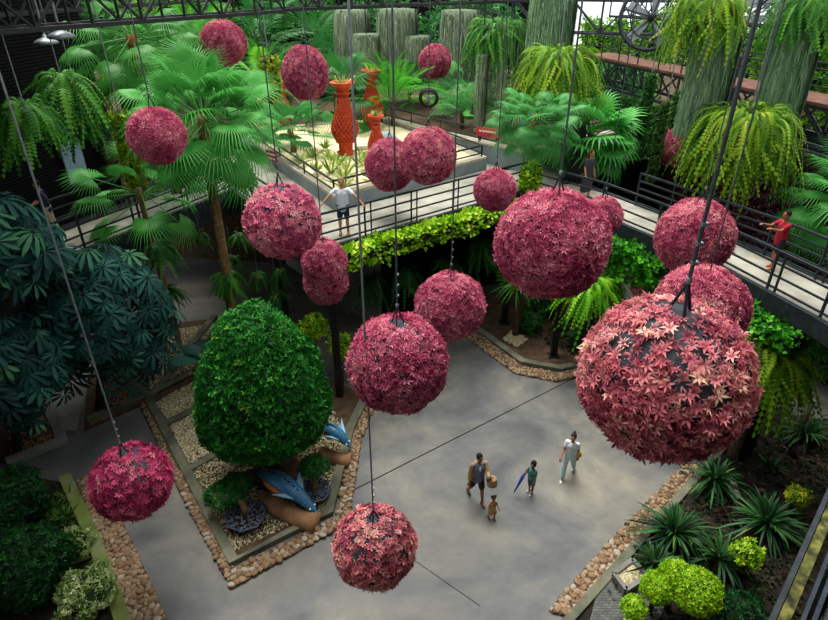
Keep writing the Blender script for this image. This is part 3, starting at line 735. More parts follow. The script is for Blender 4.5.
# ================================================================ HANGING BALLS
def hanging_ball(label, px, py, dpx, rad, mat, n, size, gap, squash=(1, 1, 1), waist=0, top=14.1, rod=.013, clamps=3, forks=True, shiftz=0):
    r = ray(px, py).normalized(); c = r * (2 * rad * F_PX / dpx) + Vector((0, 0, CAM_H))
    root = thing('hanging_flower_ball', label, 'hanging plant ball', c, 'hanging pink flower balls')
    sx, sy, sz = [rad * q for q in squash]
    n = int(n * (2.0 if gap > .4 else 1.55)); size = size * (1 if gap > .4 else 1.15)
    d = fib(n) + rng.normal(scale=.03, size=(n, 3)); d /= np.linalg.norm(d, axis=1, keepdims=True)
    ph = rng.uniform(0, 6, 4)
    det = gap > .4; size = size * .62; RO = ROS if det else ROSL
    nz = np.sin(d[:, 0] * 6 + ph[0]) * np.sin(d[:, 1] * 7 + ph[1]) + .7 * np.sin(d[:, 0] * 13 + d[:, 2] * 9 + ph[2]) * np.sin(d[:, 1] * 12 + ph[3])
    keep = rng.random(n) > gap * np.clip(.35 + 1.1 * d[:, 2] + .5 * nz, .0, 1)
    keep &= ~((d[:, 2] > .985) & (gap > .05)); d = d[keep]
    def prof(dz): return 1 - waist * np.exp(-(dz / .3) ** 2)
    lm = 1 + .025 * np.sin(d[:, 0] * 7 + ph[1]) * np.sin(d[:, 1] * 6 + ph[2])
    L = d * np.array([sx, sy, sz]) * (lm * rng.uniform(.9, .98, len(d)) - size * .35 / rad)[:, None]; L[:, :2] *= prof(d[:, 2])[:, None]
    N = d + rng.normal(scale=.38, size=d.shape); N[:, 2] -= .05
    k = rng.integers(0, 3, len(d)); parts = []
    cv = np.clip(.5 + .22 * np.sin(d[:, 0] * 3 + ph[0]) * np.sin(d[:, 1] * 4 + d[:, 2] * 3) + rng.normal(scale=.22, size=len(d)), 0, 1)
    for i in range(3):
        q = k == i
        parts.append(scatter(RO[i], frames(N[q]), L[q] + np.array(c), size * rng.uniform(.8, 1.35, q.sum()), cv[q], np.array([-.32, 0, 0, -.08, .2] if det else [-.36, 0, 0, .22])))
    put('foliage', merge(parts), mat, root)
    mb = MB(); m_ = 16
    mb.lathe([(max(.9 * math.sin(PI * (1 - i / m_)), .01) * sx * (1 - waist * math.exp(-(math.cos(PI * (1 - i / m_)) / .3) ** 2)), .9 * math.cos(PI * (1 - i / m_)) * sz) for i in range(m_ + 1)], c, 28)
    mb.build('cloth_core', M['cloth' if gap > .15 else 'twig'], root, True)
    t = c + Vector((0, 0, sz * .95)); fk = .22 if forks else 0
    if forks:
        for k in range(3):
            a = 2 * PI * k / 3 + .4; MB().tube([t + Vector((math.cos(a) * .1, math.sin(a) * .1, -.04)), t + Vector((0, 0, .24))], rod * .9, 6).build('hanger_rod', M['darksteel'], root)
        MB().ell(t + Vector((0, 0, .26)), (.026, .026, .04)).build('shackle', M['steel'], root, True)
    cb = MB().tube([t + Vector((0, 0, .28 if forks else 0)), (t.x, t.y, top)], rod, 8).build('cable', M['steel'] if py > 480 else M['cable'], root)
    for k in range(clamps):
        z = t.z + .42 + k * .17
        MB().box((t.x + .01, t.y, z), (rod * 3, rod * 2.6, .03)).build('clamp', M['steel'], cb)
    return root, c
BALLS = [
 ('largest ball, nearest at the right, dusty pink leaves with slate cloth showing through', 664, 377, 159, .8, 'salmon', 2000, .115, .64, (1, 1, .97), 0, dict(rod=.017, clamps=3)),
 ('lowest ball, above the concrete at bottom centre with bare slate cloth at its top', 375, 546, 80, .8, 'salmon', 1700, .125, .55, (1, 1, .95), 0, dict(rod=.016)),
 ('crimson ball hanging over the path at the lower left', 132, 481, 70, .8, 'crimson', 1500, .13, .5, (1, 1, .98), 0, dict(rod=.016)),
 ('round rose ball in the middle of the view right of the clipped tree', 398, 363, 103, .8, 'pink2', 2900, .098, .22, (1, 1, 1), 0, {}),
 ('large dense rose ball right of centre before the deck corner', 552, 244, 113, .8, 'pink2', 3600, .085, .02, (1, 1, .96), 0, dict(clamps=0)),
 ('rose ball behind and above the middle one, over the back bed', 450, 306, 73, .8, 'pink2', 3000, .09, .05, (1, 1, .98), 0, {}),
 ('narrow two-lobed ball with a waist, beside the clipped tree top', 325, 272, 50, .62, 'pink2', 2400, .085, .1, (1, 1, 1.45), .16, dict(clamps=0, forks=False)),
 ('patchy pink ball in front of the fan palm, left of the person in white', 283, 221, 76, .8, 'pink', 1700, .12, .5, (1, 1, .98), 0, {}),
 ('bright pink ball overlapping a darker one before the sand planter', 428, 156, 57, .8, 'pink', 2100, .105, .12, (1, 1, .98), 0, dict(clamps=1)),
 ('dark rose ball half hidden behind the brighter ball at the sand planter', 390, 165, 50, .8, 'pink2', 2400, .095, .05, (1, 1, 1.05), 0, dict(clamps=0)),
 ('small rose ball hanging just left of the palm trunk on the deck', 495, 190, 42, .6, 'pink2', 2400, .095, .02, (1, 1, 1), 0, {}),
 ('small distant ball above the rear palms with a coiled ring below it', 435, 62, 31, .8, 'pink2', 1500, .115, 0, (1, 1, 1.02), 0, dict(clamps=0)),
 ('plum ball in the upper left centre before the rear palms', 305, 73, 44, .8, 'pink2', 2200, .1, 0, (1, 1, 1.1), 0, dict(clamps=0)),
 ('highest ball, near the top left above the fan palm', 223, 43, 41, .8, 'pink2', 2200, .1, 0, (1, 1, .92), 0, dict(clamps=0)),
 ('dusty rose ball in front of the big fan palm crown', 157, 136, 50, .55, 'pink2', 2400, .095, 0, (1, 1, 1), 0, dict(clamps=0)),
 ('pink ball above the largest one, by the right bridge', 694, 237, 69, .8, 'pink', 2600, .095, .02, (1, 1, 1.03), 0, dict(clamps=0)),
 ('wide pink ball mostly hidden behind the top of the largest one', 700, 308, 84, .8, 'pink', 2600, .1, .05, (1, 1, .95), 0, dict(clamps=0, forks=False)),
 ('small pink ball half hidden at the upper left rim of the largest one', 652, 288, 37, .62, 'pink', 2000, .1, .0, (1, 1, .95), 0, dict(clamps=0, forks=False)),
 ('small ball against the dark purple plant wall', 676, 148, 35, .8, 'pink', 1300, .13, .1, (1, 1, 1), 0, dict(clamps=0)),
 ('small ball peeping out behind the large ball right of centre', 602, 216, 38, .58, 'pink2', 1800, .11, 0, (1, 1, 1), 0, dict(clamps=0)),
]
BC = []
for (lab, px, py, dpx, rad, mat, n, size, gap, sq, waist, kw) in BALLS:
    root, c = hanging_ball(lab, px, py, dpx, rad, M[mat], n, size, gap, sq, waist, **kw); BC.append(c)
# ring coil on the cable above the bright pink ball
p_ = A(432, 98, BC[8].y + .02); p_.x = BC[8].x
rg = thing('coiled_cable_ring', 'dark ring of coiled cable hanging above the bright pink ball', 'cable coil', p_)
for k in range(3):
    mb, x, y = torus(p_ + Vector((0, .03 * k - .03, 0)), .2 + .02 * k, .025, (0.1, 1, .2), 20); mb.build('coil', M['black'], rg, True)
MB().box(p_, (.1, .1, .1)).build('block', M['steel'], rg)

# ================================================================ PALMS
def curve_trunk(name, a, b, r0, r1, mat, parent, rings=18, wob=.04):
    a = Vector(a); b = Vector(b); pts = []; rs = []
    for i in range(rings + 1):
        t = i / rings; p = a.lerp(b, t); p.x += wob * math.sin(t * 5); p.y += wob * math.cos(t * 4)
        pts.append(p); rs.append((r0 + (r1 - r0) * t) * (1.06 if i % 2 else .96))
    return MB().tube(pts, rs, 12).build(name, mat, parent, True)
FAN = [leaf_fan(36, 1.35, .95, 270, .3, .36), leaf_fan(36, 1.5, .9, 250, .5, .34), leaf_fan(34, 1.25, .95, 280, .42, .36), leaf_fan(34, 1.3, 1.0, 260, .75, .34)]
def frond_objs(root, center, n, scale, templates, mat, el=(-60, 75), off=.08, name='frond', droop_bias=0):
    meshes = []
    for T in templates:
        o = npobj(name, T[0], T[1], mat, None, np.repeat(rng.random(1) * .3 + .35, len(T[0])) + rng.normal(scale=.08, size=len(T[0]))); meshes.append(o)
    c = Vector(center) - origin(root); ga = PI * (3 - 5 ** .5); first = set()
    for i in range(n):
        t = (i + .5) / n; e = R(el[1] + (el[0] - el[1]) * t ** .9) + random.uniform(-.12, .12); a = i * ga + random.uniform(-.2, .2)
        k = i % len(templates)
        o = meshes[k] if k not in first else meshes[k].copy()
        if k in first: COL.objects.link(o)
        first.add(k); o.parent = root
        s = scale * random.uniform(.85, 1.1) * (1 if t > .2 else .8)
        o.rotation_euler = (Matrix.Rotation(a, 3, 'Z') @ Matrix.Rotation(-e, 3, 'Y') @ Matrix.Rotation(random.uniform(-.3, .3), 3, 'X')).to_euler()
        o.location = c + Vector((math.cos(a) * off, math.sin(a) * off, random.uniform(-.15, .1) - .25 * t)); o.scale = (s, s, s)
    for k, o in enumerate(meshes):
        if k not in first: bpy.data.objects.remove(o)
def crown(center, n, scale, templates, el=(-60, 75), off=.08):
    parts = []; ga = PI * (3 - 5 ** .5); i = np.arange(n); t = (i + .5) / n
    e = np.radians(el[1] + (el[0] - el[1]) * t ** .9) + rng.uniform(-.12, .12, n); a = i * ga + rng.uniform(-.2, .2, n)
    Rm = azel(a, e, rng.uniform(-.3, .3, n)); L = np.array(center) + np.stack([np.cos(a) * off, np.sin(a) * off, -.25 * t], 1)
    S = scale * rng.uniform(.8, 1.1, n)
    for k, T in enumerate(templates):
        q = (i % len(templates)) == k
        if q.any(): parts.append(scatter(T, Rm[q], L[q], S[q], np.clip(rng.normal(.5, .2, q.sum()), 0, 1)))
    return merge(parts)
def palm_tree(label, base, top, n, scale, tmpl, mat, trunk=('bark', .13, .1), el=(-60, 75), name='fan_palm', objs=True, group=None):
    root = thing(name, label, 'palm', base, group)
    curve_trunk('trunk', base, top, trunk[1], trunk[2], M[trunk[0]], root)
    if objs: frond_objs(root, top, n, scale, tmpl, M[mat], el)
    else: put('crown', crown(top, n, scale, tmpl, el), M[mat], root)
    return root
palm_tree('big bright green fan palm with a tall trunk behind the clipped tree', (-6.0, 16.6, .06), (-5.75, 16.6, 8.6), 64, 1.04, FAN[:3], 'fan', ('bark', .17, .13), (-62, 78))
t_ = A(134, 45, 20.5)
palm_tree('weeping fan palm with a rusty trunk at the upper left before the dark wall', (t_.x + .4, 20.5, DZ), t_ + Vector((0, 0, .3)), 34, 1.05, [FAN[3], FAN[1]], 'fan2', ('orangebark', .2, .16), (-75, 40))
g = G(183, 364)
palm_tree('slender palm left of the big fan palm with ferns tied to its trunk', (g.x, g.y, .05), (g.x - .05, g.y, 6.4), 14, .9, FAN[:2], 'fan', ('bark', .1, .08), (-40, 70))
t_ = A(537, 114, 20.95)
palm_tree('blue-green fan palm rising from the deck corner right of centre', (4.05, 21.0, DZ), t_, 54, .74, FAN[:3], 'fanblue', ('bark', .15, .13), (-42, 42))
t_ = A(592, 132, 23.0)
palm_tree('spiky light green palm behind the person in the dark dress', (t_.x, 23.0, DZ), t_, 34, 1.1, [leaf_fan(18, .8, 1.1, 230, .2), leaf_fan(16, 1.0, 1.0, 200, .3)], 'fan', ('barkdark', .14, .12), (-45, 75))
t_ = A(858, 196, 16.8)
palm_tree('fan palm at the right edge beside the bridge', (t_.x, 16.8, .08), t_, 44, 1.0, FAN[:3], 'fan', ('barkdark', .16, .14), (-60, 65))
t_ = G(293, 150, 5.75); t_ = t_ + Vector((0, 0, .95))
palm_tree('low young fan palm growing in the sand left of the tall vase', (t_.x, t_.y, DZ + .5), t_, 20, .82, [leaf_fan(18, .8, 1.0, 220, .25), FAN[0]], 'fanblue', ('bark', .13, .12), (-25, 75))
t_ = A(476, 106, 30); palm_tree('low fan palm spreading under the small distant ball', (t_.x - .3, 30, DZ + .6), t_ + Vector((0, 0, .3)), 18, 1.2, FAN[:3], 'fanblue', ('bark', .14, .12), (-30, 60), objs=False)
t_ = A(336, 92, 29); palm_tree('dark green fan palm behind the tall terracotta vase', (t_.x, 29, DZ + .2), t_, 20, 1.25, FAN[:3], 'palmdark', ('barkdark', .14, .12), (-45, 70), objs=False)
# feather palms
FEA = [leaf_feather(24, 2.0, .5, .55, .35), leaf_feather(24, 2.2, .7, .5, .5), leaf_feather(22, 1.8, .35, .55, .2)]
def feather(label, px, py, Y, zb, n, scale, mat, el=(-10, 80), objs=False, name='feather_palm', tr=.1):
    t = A(px, py, Y); root = thing(name, label, 'palm', (t.x, Y, zb))
    curve_trunk('trunk', (t.x, Y, zb), t, tr, tr * .85, M['barkdark'], root, 8)
    if objs: frond_objs(root, t, n, scale, FEA, M[mat], el)
    else: put('crown', crown(t, n, scale, FEA, el), M[mat], root)
feather('bright arching feather palm behind the back vase', 392, 98, 28.5, DZ + .6, 20, 1.25, 'palm', (5, 82), True)
feather('low blue-green feather palm right of the small distant ball', 462, 108, 27.5, DZ + .6, 18, .95, 'fanblue', (0, 70), True)
for (lab, px, py, Y, n, s, mt, el) in [
 ('tall green feather palm at the top left behind the highest ball', 200, 45, 33, 18, 1.7, 'palm', (-50, 75)),
 ('dark feather palm between the highest ball and the plum ball', 262, 42, 36, 18, 1.8, 'palmdark', (-50, 75)),
 ('shaggy feather palm above the plum ball', 312, 38, 40, 18, 1.9, 'palmdark', (-50, 70)),
 ('pale feather palm peeping out left of the plum ball', 262, 80, 31, 16, 1.3, 'palm', (-30, 75)),
 ('deep green palm beneath the moss columns at the back', 330, 62, 38, 16, 1.5, 'palmdark', (-40, 75)),
 ('feather palm low behind the bright arching one', 410, 92, 33, 16, 1.4, 'palmdark', (-20, 80)),
 ('olive feather palm left of the middle fern basket', 436, 100, 34, 16, 1.3, 'palm', (-10, 80)),
 ('feather palm behind the weeping palm at the top left', 110, 22, 27, 16, 1.5, 'palmdark', (-50, 70)),
 ('green palm filling the gap right of the weeping palm', 168, 62, 27, 18, 1.4, 'fan2', (-50, 75)),
 ('feather palm on the right behind the fern columns', 640, 118, 30, 16, 1.1, 'palm', (-20, 75)),
 ('small feather palm below the fern basket right of centre', 560, 108, 27, 16, 1.1, 'palmdark', (-20, 75))]:
    feather(lab, px, py, Y, DZ + .2, n, s, mt, el)

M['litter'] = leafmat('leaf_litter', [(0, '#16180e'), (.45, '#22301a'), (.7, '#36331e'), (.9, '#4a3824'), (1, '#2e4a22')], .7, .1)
def in_poly(p, poly):
    c = False; j = len(poly) - 1
    for i in range(len(poly)):
        if (poly[i][1] > p[1]) != (poly[j][1] > p[1]) and p[0] < (poly[j][0] - poly[i][0]) * (p[1] - poly[i][1]) / (poly[j][1] - poly[i][1]) + poly[i][0]: c = not c
        j = i
    return c
def pts_in(poly, n):
    xs = [p[0] for p in poly]; ys = [p[1] for p in poly]; o = []
    while len(o) < n:
        p = (random.uniform(min(xs), max(xs)), random.uniform(min(ys), max(ys)))
        if in_poly(p, poly): o.append(p)
    return np.array(o)
# ================================================================ BUSHES AND FERNS
def bush(label, c, rad, n, size, mat, name='bush', base=None, core='soil', cat='bush', stem=None, **kw):
    c = Vector(c); base = Vector(base) if base is not None else Vector((c.x, c.y, c.z - rad[2]))
    root = thing(name, label, cat, base)
    put('foliage', blob(c, rad, n, size, **kw), M[mat], root)
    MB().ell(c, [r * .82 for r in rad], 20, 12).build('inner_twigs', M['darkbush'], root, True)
    if stem: MB().tube([base, base.lerp(c, .5) + Vector((.03, .02, 0)), c], [stem, stem * .8, stem * .6], 10).build('trunk', M['barkdark'], root, True)
    return root
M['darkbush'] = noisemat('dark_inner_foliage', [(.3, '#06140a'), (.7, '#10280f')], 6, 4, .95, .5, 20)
# the clipped tree
tb = G(277, 476); tc = Vector((tb.x - .06, tb.y + .1, 0)) ; tc.z = 2.42
ct = thing('clipped_tree', 'big round clipped tree with dense dark green leaves in the gravel garden', 'tree', (tb.x, tb.y, .06))
def egg(n, size):
    d = fib(n) + rng.normal(scale=.012, size=(n, 3)); d /= np.linalg.norm(d, axis=1, keepdims=True)
    ph = rng.uniform(0, 6, 4); f = np.where(d[:, 2] > 0, 2.72, .98)
    hz = np.sqrt(1 - d[:, 2] ** 2) + 1e-6; wid = 1.62 * np.where(d[:, 2] > 0, 1 - .1 * d[:, 2], (1 - np.abs(d[:, 2]) ** 3) ** (1 / 3) / hz)
    l = (1 + .035 * np.sin(d[:, 0] * 8 + ph[0]) * np.sin(d[:, 1] * 8 + ph[1]) + .02 * np.sin(d[:, 2] * 14 + ph[2])) * rng.uniform(.93, 1.02, n)
    L = np.stack([d[:, 0] * wid, d[:, 1] * wid, d[:, 2] * f], 1) * l[:, None] + np.array(tc)
    N = np.stack([d[:, 0] / 1.7, d[:, 1] / 1.7, d[:, 2] / f], 1); N /= np.linalg.norm(N, axis=1, keepdims=True); N = N + rng.normal(scale=.5, size=N.shape)
    v = np.clip(rng.beta(1.6, 2.6, n) + .25 * np.clip(np.sin(d[:, 0] * 6 + ph[0]) * np.sin(d[:, 2] * 6 + ph[1]) - .2, 0, 1), 0, 1)
    return merge([scatter(SPR[k], frames(N[k::3]), L[k::3], size * rng.uniform(.7, 1.25, len(L[k::3])), v[k::3]) for k in range(3)])
put('foliage', egg(14000, .1), M['treeleaf'], ct)
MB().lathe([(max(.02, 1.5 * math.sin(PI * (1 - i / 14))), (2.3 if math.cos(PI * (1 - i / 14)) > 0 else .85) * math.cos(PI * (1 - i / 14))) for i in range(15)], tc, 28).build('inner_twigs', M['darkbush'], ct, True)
mb = MB()
for k in range(6):
    a = 2 * PI * k / 6; mb.tube([(tb.x + .22 * math.cos(a), tb.y + .22 * math.sin(a), .05), (tb.x + .1 * math.cos(a + .4), tb.y + .1 * math.sin(a + .4), .6), (tb.x + .3 * math.cos(a + .7), tb.y + .3 * math.sin(a + .7), 1.5)], [.12, .1, .07], 8)
mb.build('trunk', M['barkdark'], ct, True)
MB().lathe([(.62, .05), (.66, .2), (.55, .26), (.3, .2)], (tb.x, tb.y, 0), 20).build('soil_ring', M['soilbrown'], ct, True)
# bottom left
g = G(38, 585); bush('dark green rounded bush at the bottom left corner', (g.x - .1, g.y - .1, .75), (1.05, .95, .8), 3600, .085, 'darkleaf', base=(g.x, g.y, .1))
g = G(14, 522); bush('dark bush at the left edge above the rounded one', (g.x, g.y, .7), (.95, .9, .75), 2600, .085, 'darkleaf', base=(g.x, g.y, .1))
g = G(94, 606); bush('low cream variegated bush at the bottom left beside the mossy kerb', (g.x - .05, g.y, .42), (.55, .62, .38), 1500, .075, 'variegated', base=(g.x, g.y, .1), lump=.25)
g = G(78, 558); bush('small cream-dotted bush above the variegated one by the kerb', (g.x, g.y, .45), (.4, .4, .38), 700, .07, 'variegated', base=(g.x, g.y, .1), lump=.3, jit=.8)
g = G(52, 512); r_ = thing('grass_tuft', 'low grassy tuft behind the mossy kerb at the lower left', 'grass', (g.x, g.y, .1))
put('blades', merge([strapclump((g.x + random.uniform(-.55, .55), g.y + random.uniform(-.5, .4), .1), 26, .5, (.3, 1.3), .6, .02) for _ in range(14)]), M['grass'], r_)
# bottom right
def bushpx(label, px, py, z, rpx, mat, n, size, name='topiary_ball', zb=.1, sq=.92, **kw):
    c = G(px, py, z); a = (c - Vector((0, 0, CAM_H))).dot(Vector((0, _c, -_s))); r = rpx * a / F_PX
    return bush(label, c, (r, r, r * sq), n, size, mat, name, base=(c.x, c.y, zb), stem=.06, **kw)
bushpx('largest lime topiary ball at the lower right', 697, 591, 1.1, 24, 'lime', 3000, .042, lump=.05)
bushpx('middle lime topiary ball touching the largest one', 657, 588, .95, 16.5, 'lime', 1700, .042, lump=.05)
bushpx('lime topiary ball behind the touching pair', 677, 577, 1.15, 17.5, 'lime', 1700, .042, lump=.05)
bushpx('small lime topiary ball at the bottom beside the gravel box', 634, 608, .6, 12.5, 'lime', 800, .045)
bushpx('tiny lime topiary ball cut by the bottom frame edge', 631, 632, .5, 11, 'lime', 500, .045)
bushpx('loose lime shrub to the right of the topiary balls', 747, 554, .9, 13, 'lime', 260, .085, 'lime_shrub', jit=.8, lump=.3)
bushpx('small dim yellow-green shrub above the loose lime one', 797, 496, .7, 10, 'yellowgreen', 220, .09, 'lime_shrub', jit=.9, lump=.3)
bushpx('dark green leafy shrub at the bottom edge right of the topiary', 742, 618, .5, 24, 'darkleaf', 700, .09, jit=.8, lump=.35, name='bush')
for (lab, px, py, n, L, mt) in [('spiky strap-leaved clump above the lime topiary, beside the kerb', 676, 530, 90, 1.15, 'dracaena'), ('spiky strap-leaved clump in the dark bed at the right', 768, 520, 80, 1.2, 'dracaena'),
        ('spiky clump directly under the largest ball', 716, 476, 60, 1.0, 'dracaena'), ('low strap-leaved clump between the two big spiky ones', 722, 556, 46, .9, 'dracaena'),
        ('dim strap-leaved clump at the foot of the right wall', 806, 430, 60, 1.1, 'dracaena'), ('thin strap-leaved clump behind the topiary balls', 655, 560, 40, .8, 'dracaena')]:
    g = G(px, py, .5); r_ = thing('strap_leaf_plant', lab, 'plant', (g.x, g.y, .08))
    put('leaves', strapclump((g.x, g.y, .4), int(n * 1.7), L, (.05, 1.4), .75, .034), M[mt], r_)
    MB().tube([(g.x, g.y, .06), (g.x, g.y, .45)], [.09, .07], 8).build('stem', M['barkdark'], r_)
for i in range(7):
    g = G(*[(742, 455), (770, 470), (790, 455), (752, 495), (728, 520), (705, 500), (780, 440)][i]); r_ = thing('ground_bromeliad', ['dull red bromeliad below the big right fern', 'bromeliad in the dark right bed nearest the wall', 'brownish bromeliad up by the wall foot', 'reddish bromeliad between the spiky clumps', 'dark bromeliad before the spiky clumps', 'dark bromeliad next to the stone kerb', 'pale bromeliad beside the leaning stems'][i], 'plant', (g.x, g.y, .08))
    put('leaves', strapclump((g.x, g.y, .1), 26, .42, (.3, 1.2), .4, .045), M[['purple', 'dracaena', 'purple', 'purple', 'purple', 'dracaena', 'grass'][i]], r_)
def litter(label, poly, n, size, mat, z, tm=SPR):
    L2 = pts_in(poly, n); L = np.column_stack([L2, z + rng.uniform(0, .1, n)]); N = rng.normal(scale=.5, size=(n, 3)) + np.array([0, 0, 1.]); at = (float(L2[:, 0].mean()), float(L2[:, 1].mean()), z)
    return tag(put('undergrowth', scatter(tm[0], frames(N), L, size * rng.uniform(.5, 1.5, n)), mat, at=at), label, 'undergrowth', None, 'stuff')
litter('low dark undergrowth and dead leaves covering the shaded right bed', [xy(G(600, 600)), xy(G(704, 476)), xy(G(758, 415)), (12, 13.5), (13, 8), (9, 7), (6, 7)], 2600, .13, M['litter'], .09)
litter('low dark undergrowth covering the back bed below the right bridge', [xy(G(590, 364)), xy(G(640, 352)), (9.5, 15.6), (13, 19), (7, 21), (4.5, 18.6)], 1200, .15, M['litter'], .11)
litter('dark leaf litter between the bushes at the lower left', [xy(G(64, 490)), xy(G(116, 615)), xy(G(0, 618)), xy(G(0, 482))], 1100, .1, M['litter'], .11)
# fern masses
def fern_thing(label, c, n, L, mat, e=(-.3, 1.1), g=1.0, w=.09, spread=.2, zs=.1, name='fern', parts=(), az=(0, 2 * PI), base=None):
    root = thing(name, label, 'fern', base if base is not None else c)
    put('fronds', fernclump(c, n, L, e, g, w, spread, zs, az=az), M[mat], root); return root
c = A(594, 284, 16.9); f = fern_thing('bright green fern spilling down beside the large ball right of centre', c, 340, 1.6, 'fern', (-.2, 1.1), 1.2, .08, .25, .15, base=(c.x, 16.9, .1))
MB().tube([(c.x, 16.9, .1), c], [.16, .2], 10).build('stand', M['black'], f)
c = G(770, 352, 3.6); f = fern_thing('big green fern on a stem right of the largest ball', c, 520, 1.75, 'staghorn', (-.4, 1.1), 1.25, .08, .25, .15, base=(c.x, c.y, .08))
MB().tube([(c.x, c.y, .08), c], [.16, .2], 10).build('stem', M['barkdark'], f)
for (lab, px, py, Y, n, L, mt) in [
 ('fern on the slender palm trunk, upper of two', 160, 246, 17.1, 90, .95, 'ferndark'), ('fern on the slender palm trunk, lower of two', 166, 292, 17.1, 70, .75, 'ferndark'),
 ('fern tied round the big palm trunk above the clipped tree', 227, 278, 16.55, 80, .7, 'fernmid')]:
    c = A(px, py, Y); fern_thing(lab, c, n, L, mt, (-.4, 1.0), 1.2, .09, .1, .15)
# hanging ferns on the wall under the deck
wn = Vector((.707, -.707, 0))
for i, (px, py, L, lab) in enumerate([(372, 280, .95, 'leftmost'), (402, 268, 1.15, 'second'), (446, 262, 1.05, 'third'), (482, 245, 1.05, 'fourth'), (508, 258, .8, 'rightmost')]):
    t = (px - 360) / 170; b = Vector((-1.0 + 4.0 * t * 1.0, 19.0 + 4.0 * t, 0)); c = A(px, py, b.y - .25); c.x = c.x
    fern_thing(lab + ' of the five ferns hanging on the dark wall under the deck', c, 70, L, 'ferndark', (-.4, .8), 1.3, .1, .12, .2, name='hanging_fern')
for (lab, px, py, Y, n, L, mt) in [
 ('hanging fern in the dark at the far left above the umbrella leaves', 26, 112, 13.5, 150, 1.0, 'fernmid'), ('hanging fern before the black wall between the left fern and the weeping palm', 62, 82, 15.5, 130, 1.15, 'fernmid'),
 ('low hanging fern left of the yellow-green plant pillar', 82, 112, 16.5, 110, .9, 'ferndark')]:
    c = A(px, py, Y); f = fern_thing(lab, c, n, L, mt, (-.4, 1.0), 1.3, .1, .2, .2, name='hanging_fern')
    MB().tube([c + Vector((0, 0, -.1)), c + Vector((0, 0, 4))], .015, 6).build('wire', M['steel'], f)
    MB().ell(c + Vector((0, 0, -.15)), (.22, .22, .2)).build('basket', M['barkdark'], f, True)
# small hanging pots of dangling plants by the left ball
for i, (px, py, Y) in enumerate([(238, 236, 18.2), (232, 258, 18.2), (200, 234, 19), (281, 270, 17.6), (258, 276, 17.8), (277, 293, 17.6)]):
    c = A(px, py, Y); lab = ['small hanging pot right of the big palm trunk', 'rounded dark hanging pot under the small one by the palm trunk', 'dark hanging pot left of the big palm trunk', 'hanging pot under the patchy pink ball', 'hanging pot beside the black post', 'lowest hanging pot beside the black post'][i]
    f = fern_thing(lab, c, 46, .5, 'ferndark', (-.5, 1.0), 1.3, .06, .08, .1, name='hanging_pot')
    MB().lathe([(.08, -.28), (.16, -.2), (.18, 0), (.15, .02)], c, 12).build('pot', M['barkdark'], f, True)
    MB().tube([c, (c.x, c.y, DZ - .4)], .01, 5).build('wire', M['steel'], f)

# fern columns and moss columns ----------------------------------------------
def moss_column(label, px, y0, y1, Y, wpx, mat='moss', n=520, strip_w=.06, lab_cat='moss column', zbot=None, lean=0):
    t = A(px, y0, Y); b = A(px, y1, Y); a = ray(px, (y0 + y1) / 2); ax = Y / a.y
    r = wpx * ax / F_PX / 2 * .94; zb = b.z if zbot is None else zbot
    root = thing('moss_column', label, lab_cat, (t.x, Y, zb))
    put('hanging_moss', mossstrips((t.x, Y, 0), r, zb, t.z, n, (.5, 1.3), strip_w), M[mat], root)
    MB().lathe([(r * .95, zb), (r * .96, (zb + t.z) / 2), (r * .94, t.z)], (t.x, Y, 0), 20).build('core', M['mosscore' if mat == 'moss' else 'mosscoreg'], root, True)
    MB().tube([(t.x, Y, t.z), (t.x, Y, t.z + 3)], .03, 6).build('suspension_rod', M['darksteel'], root)
    return root, t, r
M['mosscore'] = noisemat('moss_felt', [(.3, '#4c5c48'), (.7, '#78886c')], 5, 5, .95, .8, 15)
M['mosscoreg'] = noisemat('green_moss_felt', [(.3, '#4c6e50'), (.5, '#6c8e6c'), (.7, '#8ca88a')], 3.5, 6, .95, .8, 14)
for (lab, px, y0, y1, Y, w, z) in [
 ('grey moss column, leftmost of the rear row', 351, 10, 78, 35, 35, None), ('wide grey moss column behind the back vase', 397, 9, 62, 34, 40, None),
 ('short grey moss column in front of the two leftmost', 366, 34, 80, 32, 27, None), ('short grey moss column beside the small distant ball', 418, 36, 74, 33, 26, None),
 ('grey moss column right of the small distant ball', 460, 10, 80, 33, 37, None), ('narrow grey moss trunk below the middle fern basket', 483, 54, 112, 27, 12, DZ + .6)]:
    moss_column(lab, px, y0, y1, Y, w, 'moss', 1100 if w > 20 else 300, .09, zbot=z)
moss_column('tall green-grey moss column at the top above the fern basket right of centre', 555, -12, 70, 25.5, 45, 'mossgreen', 2200, .065)
moss_column('green-grey moss column right of the round fan', 722, 20, 128, 19.3, 43, 'mossgreen', 2600, .055)
moss_column('green-grey moss column at the top right corner', 803, 22, 135, 19.0, 42, 'mossgreen', 2600, .055)
def fernring(label, px, py, Y, n, L, spread, zs, mat='staghorn', e=(-.5, .9), g=1.35, w=.085, name='fern_basket'):
    c = A(px, py, Y); root = thing(name, label, 'fern', c)
    put('fronds', fernclump(c, n, L, e, g, w, spread, zs, 7, seg=18), M[mat], root)
    MB().ell(c + Vector((0, 0, -.25)), (spread * .85, spread * .85, max(zs, .3) * 1.2)).build('basket', M['darkbush'], root, True)
    MB().tube([c, c + Vector((0, 0, 4.5))], .02, 6).build('wire', M['steel'], root)
    return root
fernring('yellow-green fern basket below the tall moss column right of centre', 559, 60, 23.5, 520, 1.5, .8, .45)
fernring('middle fern basket at the back, topping the narrow moss trunk', 498, 28, 28.0, 420, 1.4, .85, .3, 'fernmid', (-.5, .9))
fernring('wide bright fern basket hanging beside the right bridge', 747, 124, 17.9, 1000, 1.25, 1.0, .5, 'staghorn', (-.5, .8), 1.5)
fernring('fern basket crowning the moss column right of the round fan', 709, 3, 19.3, 380, 1.05, .7, .3, 'staghorn', (-.5, .9))
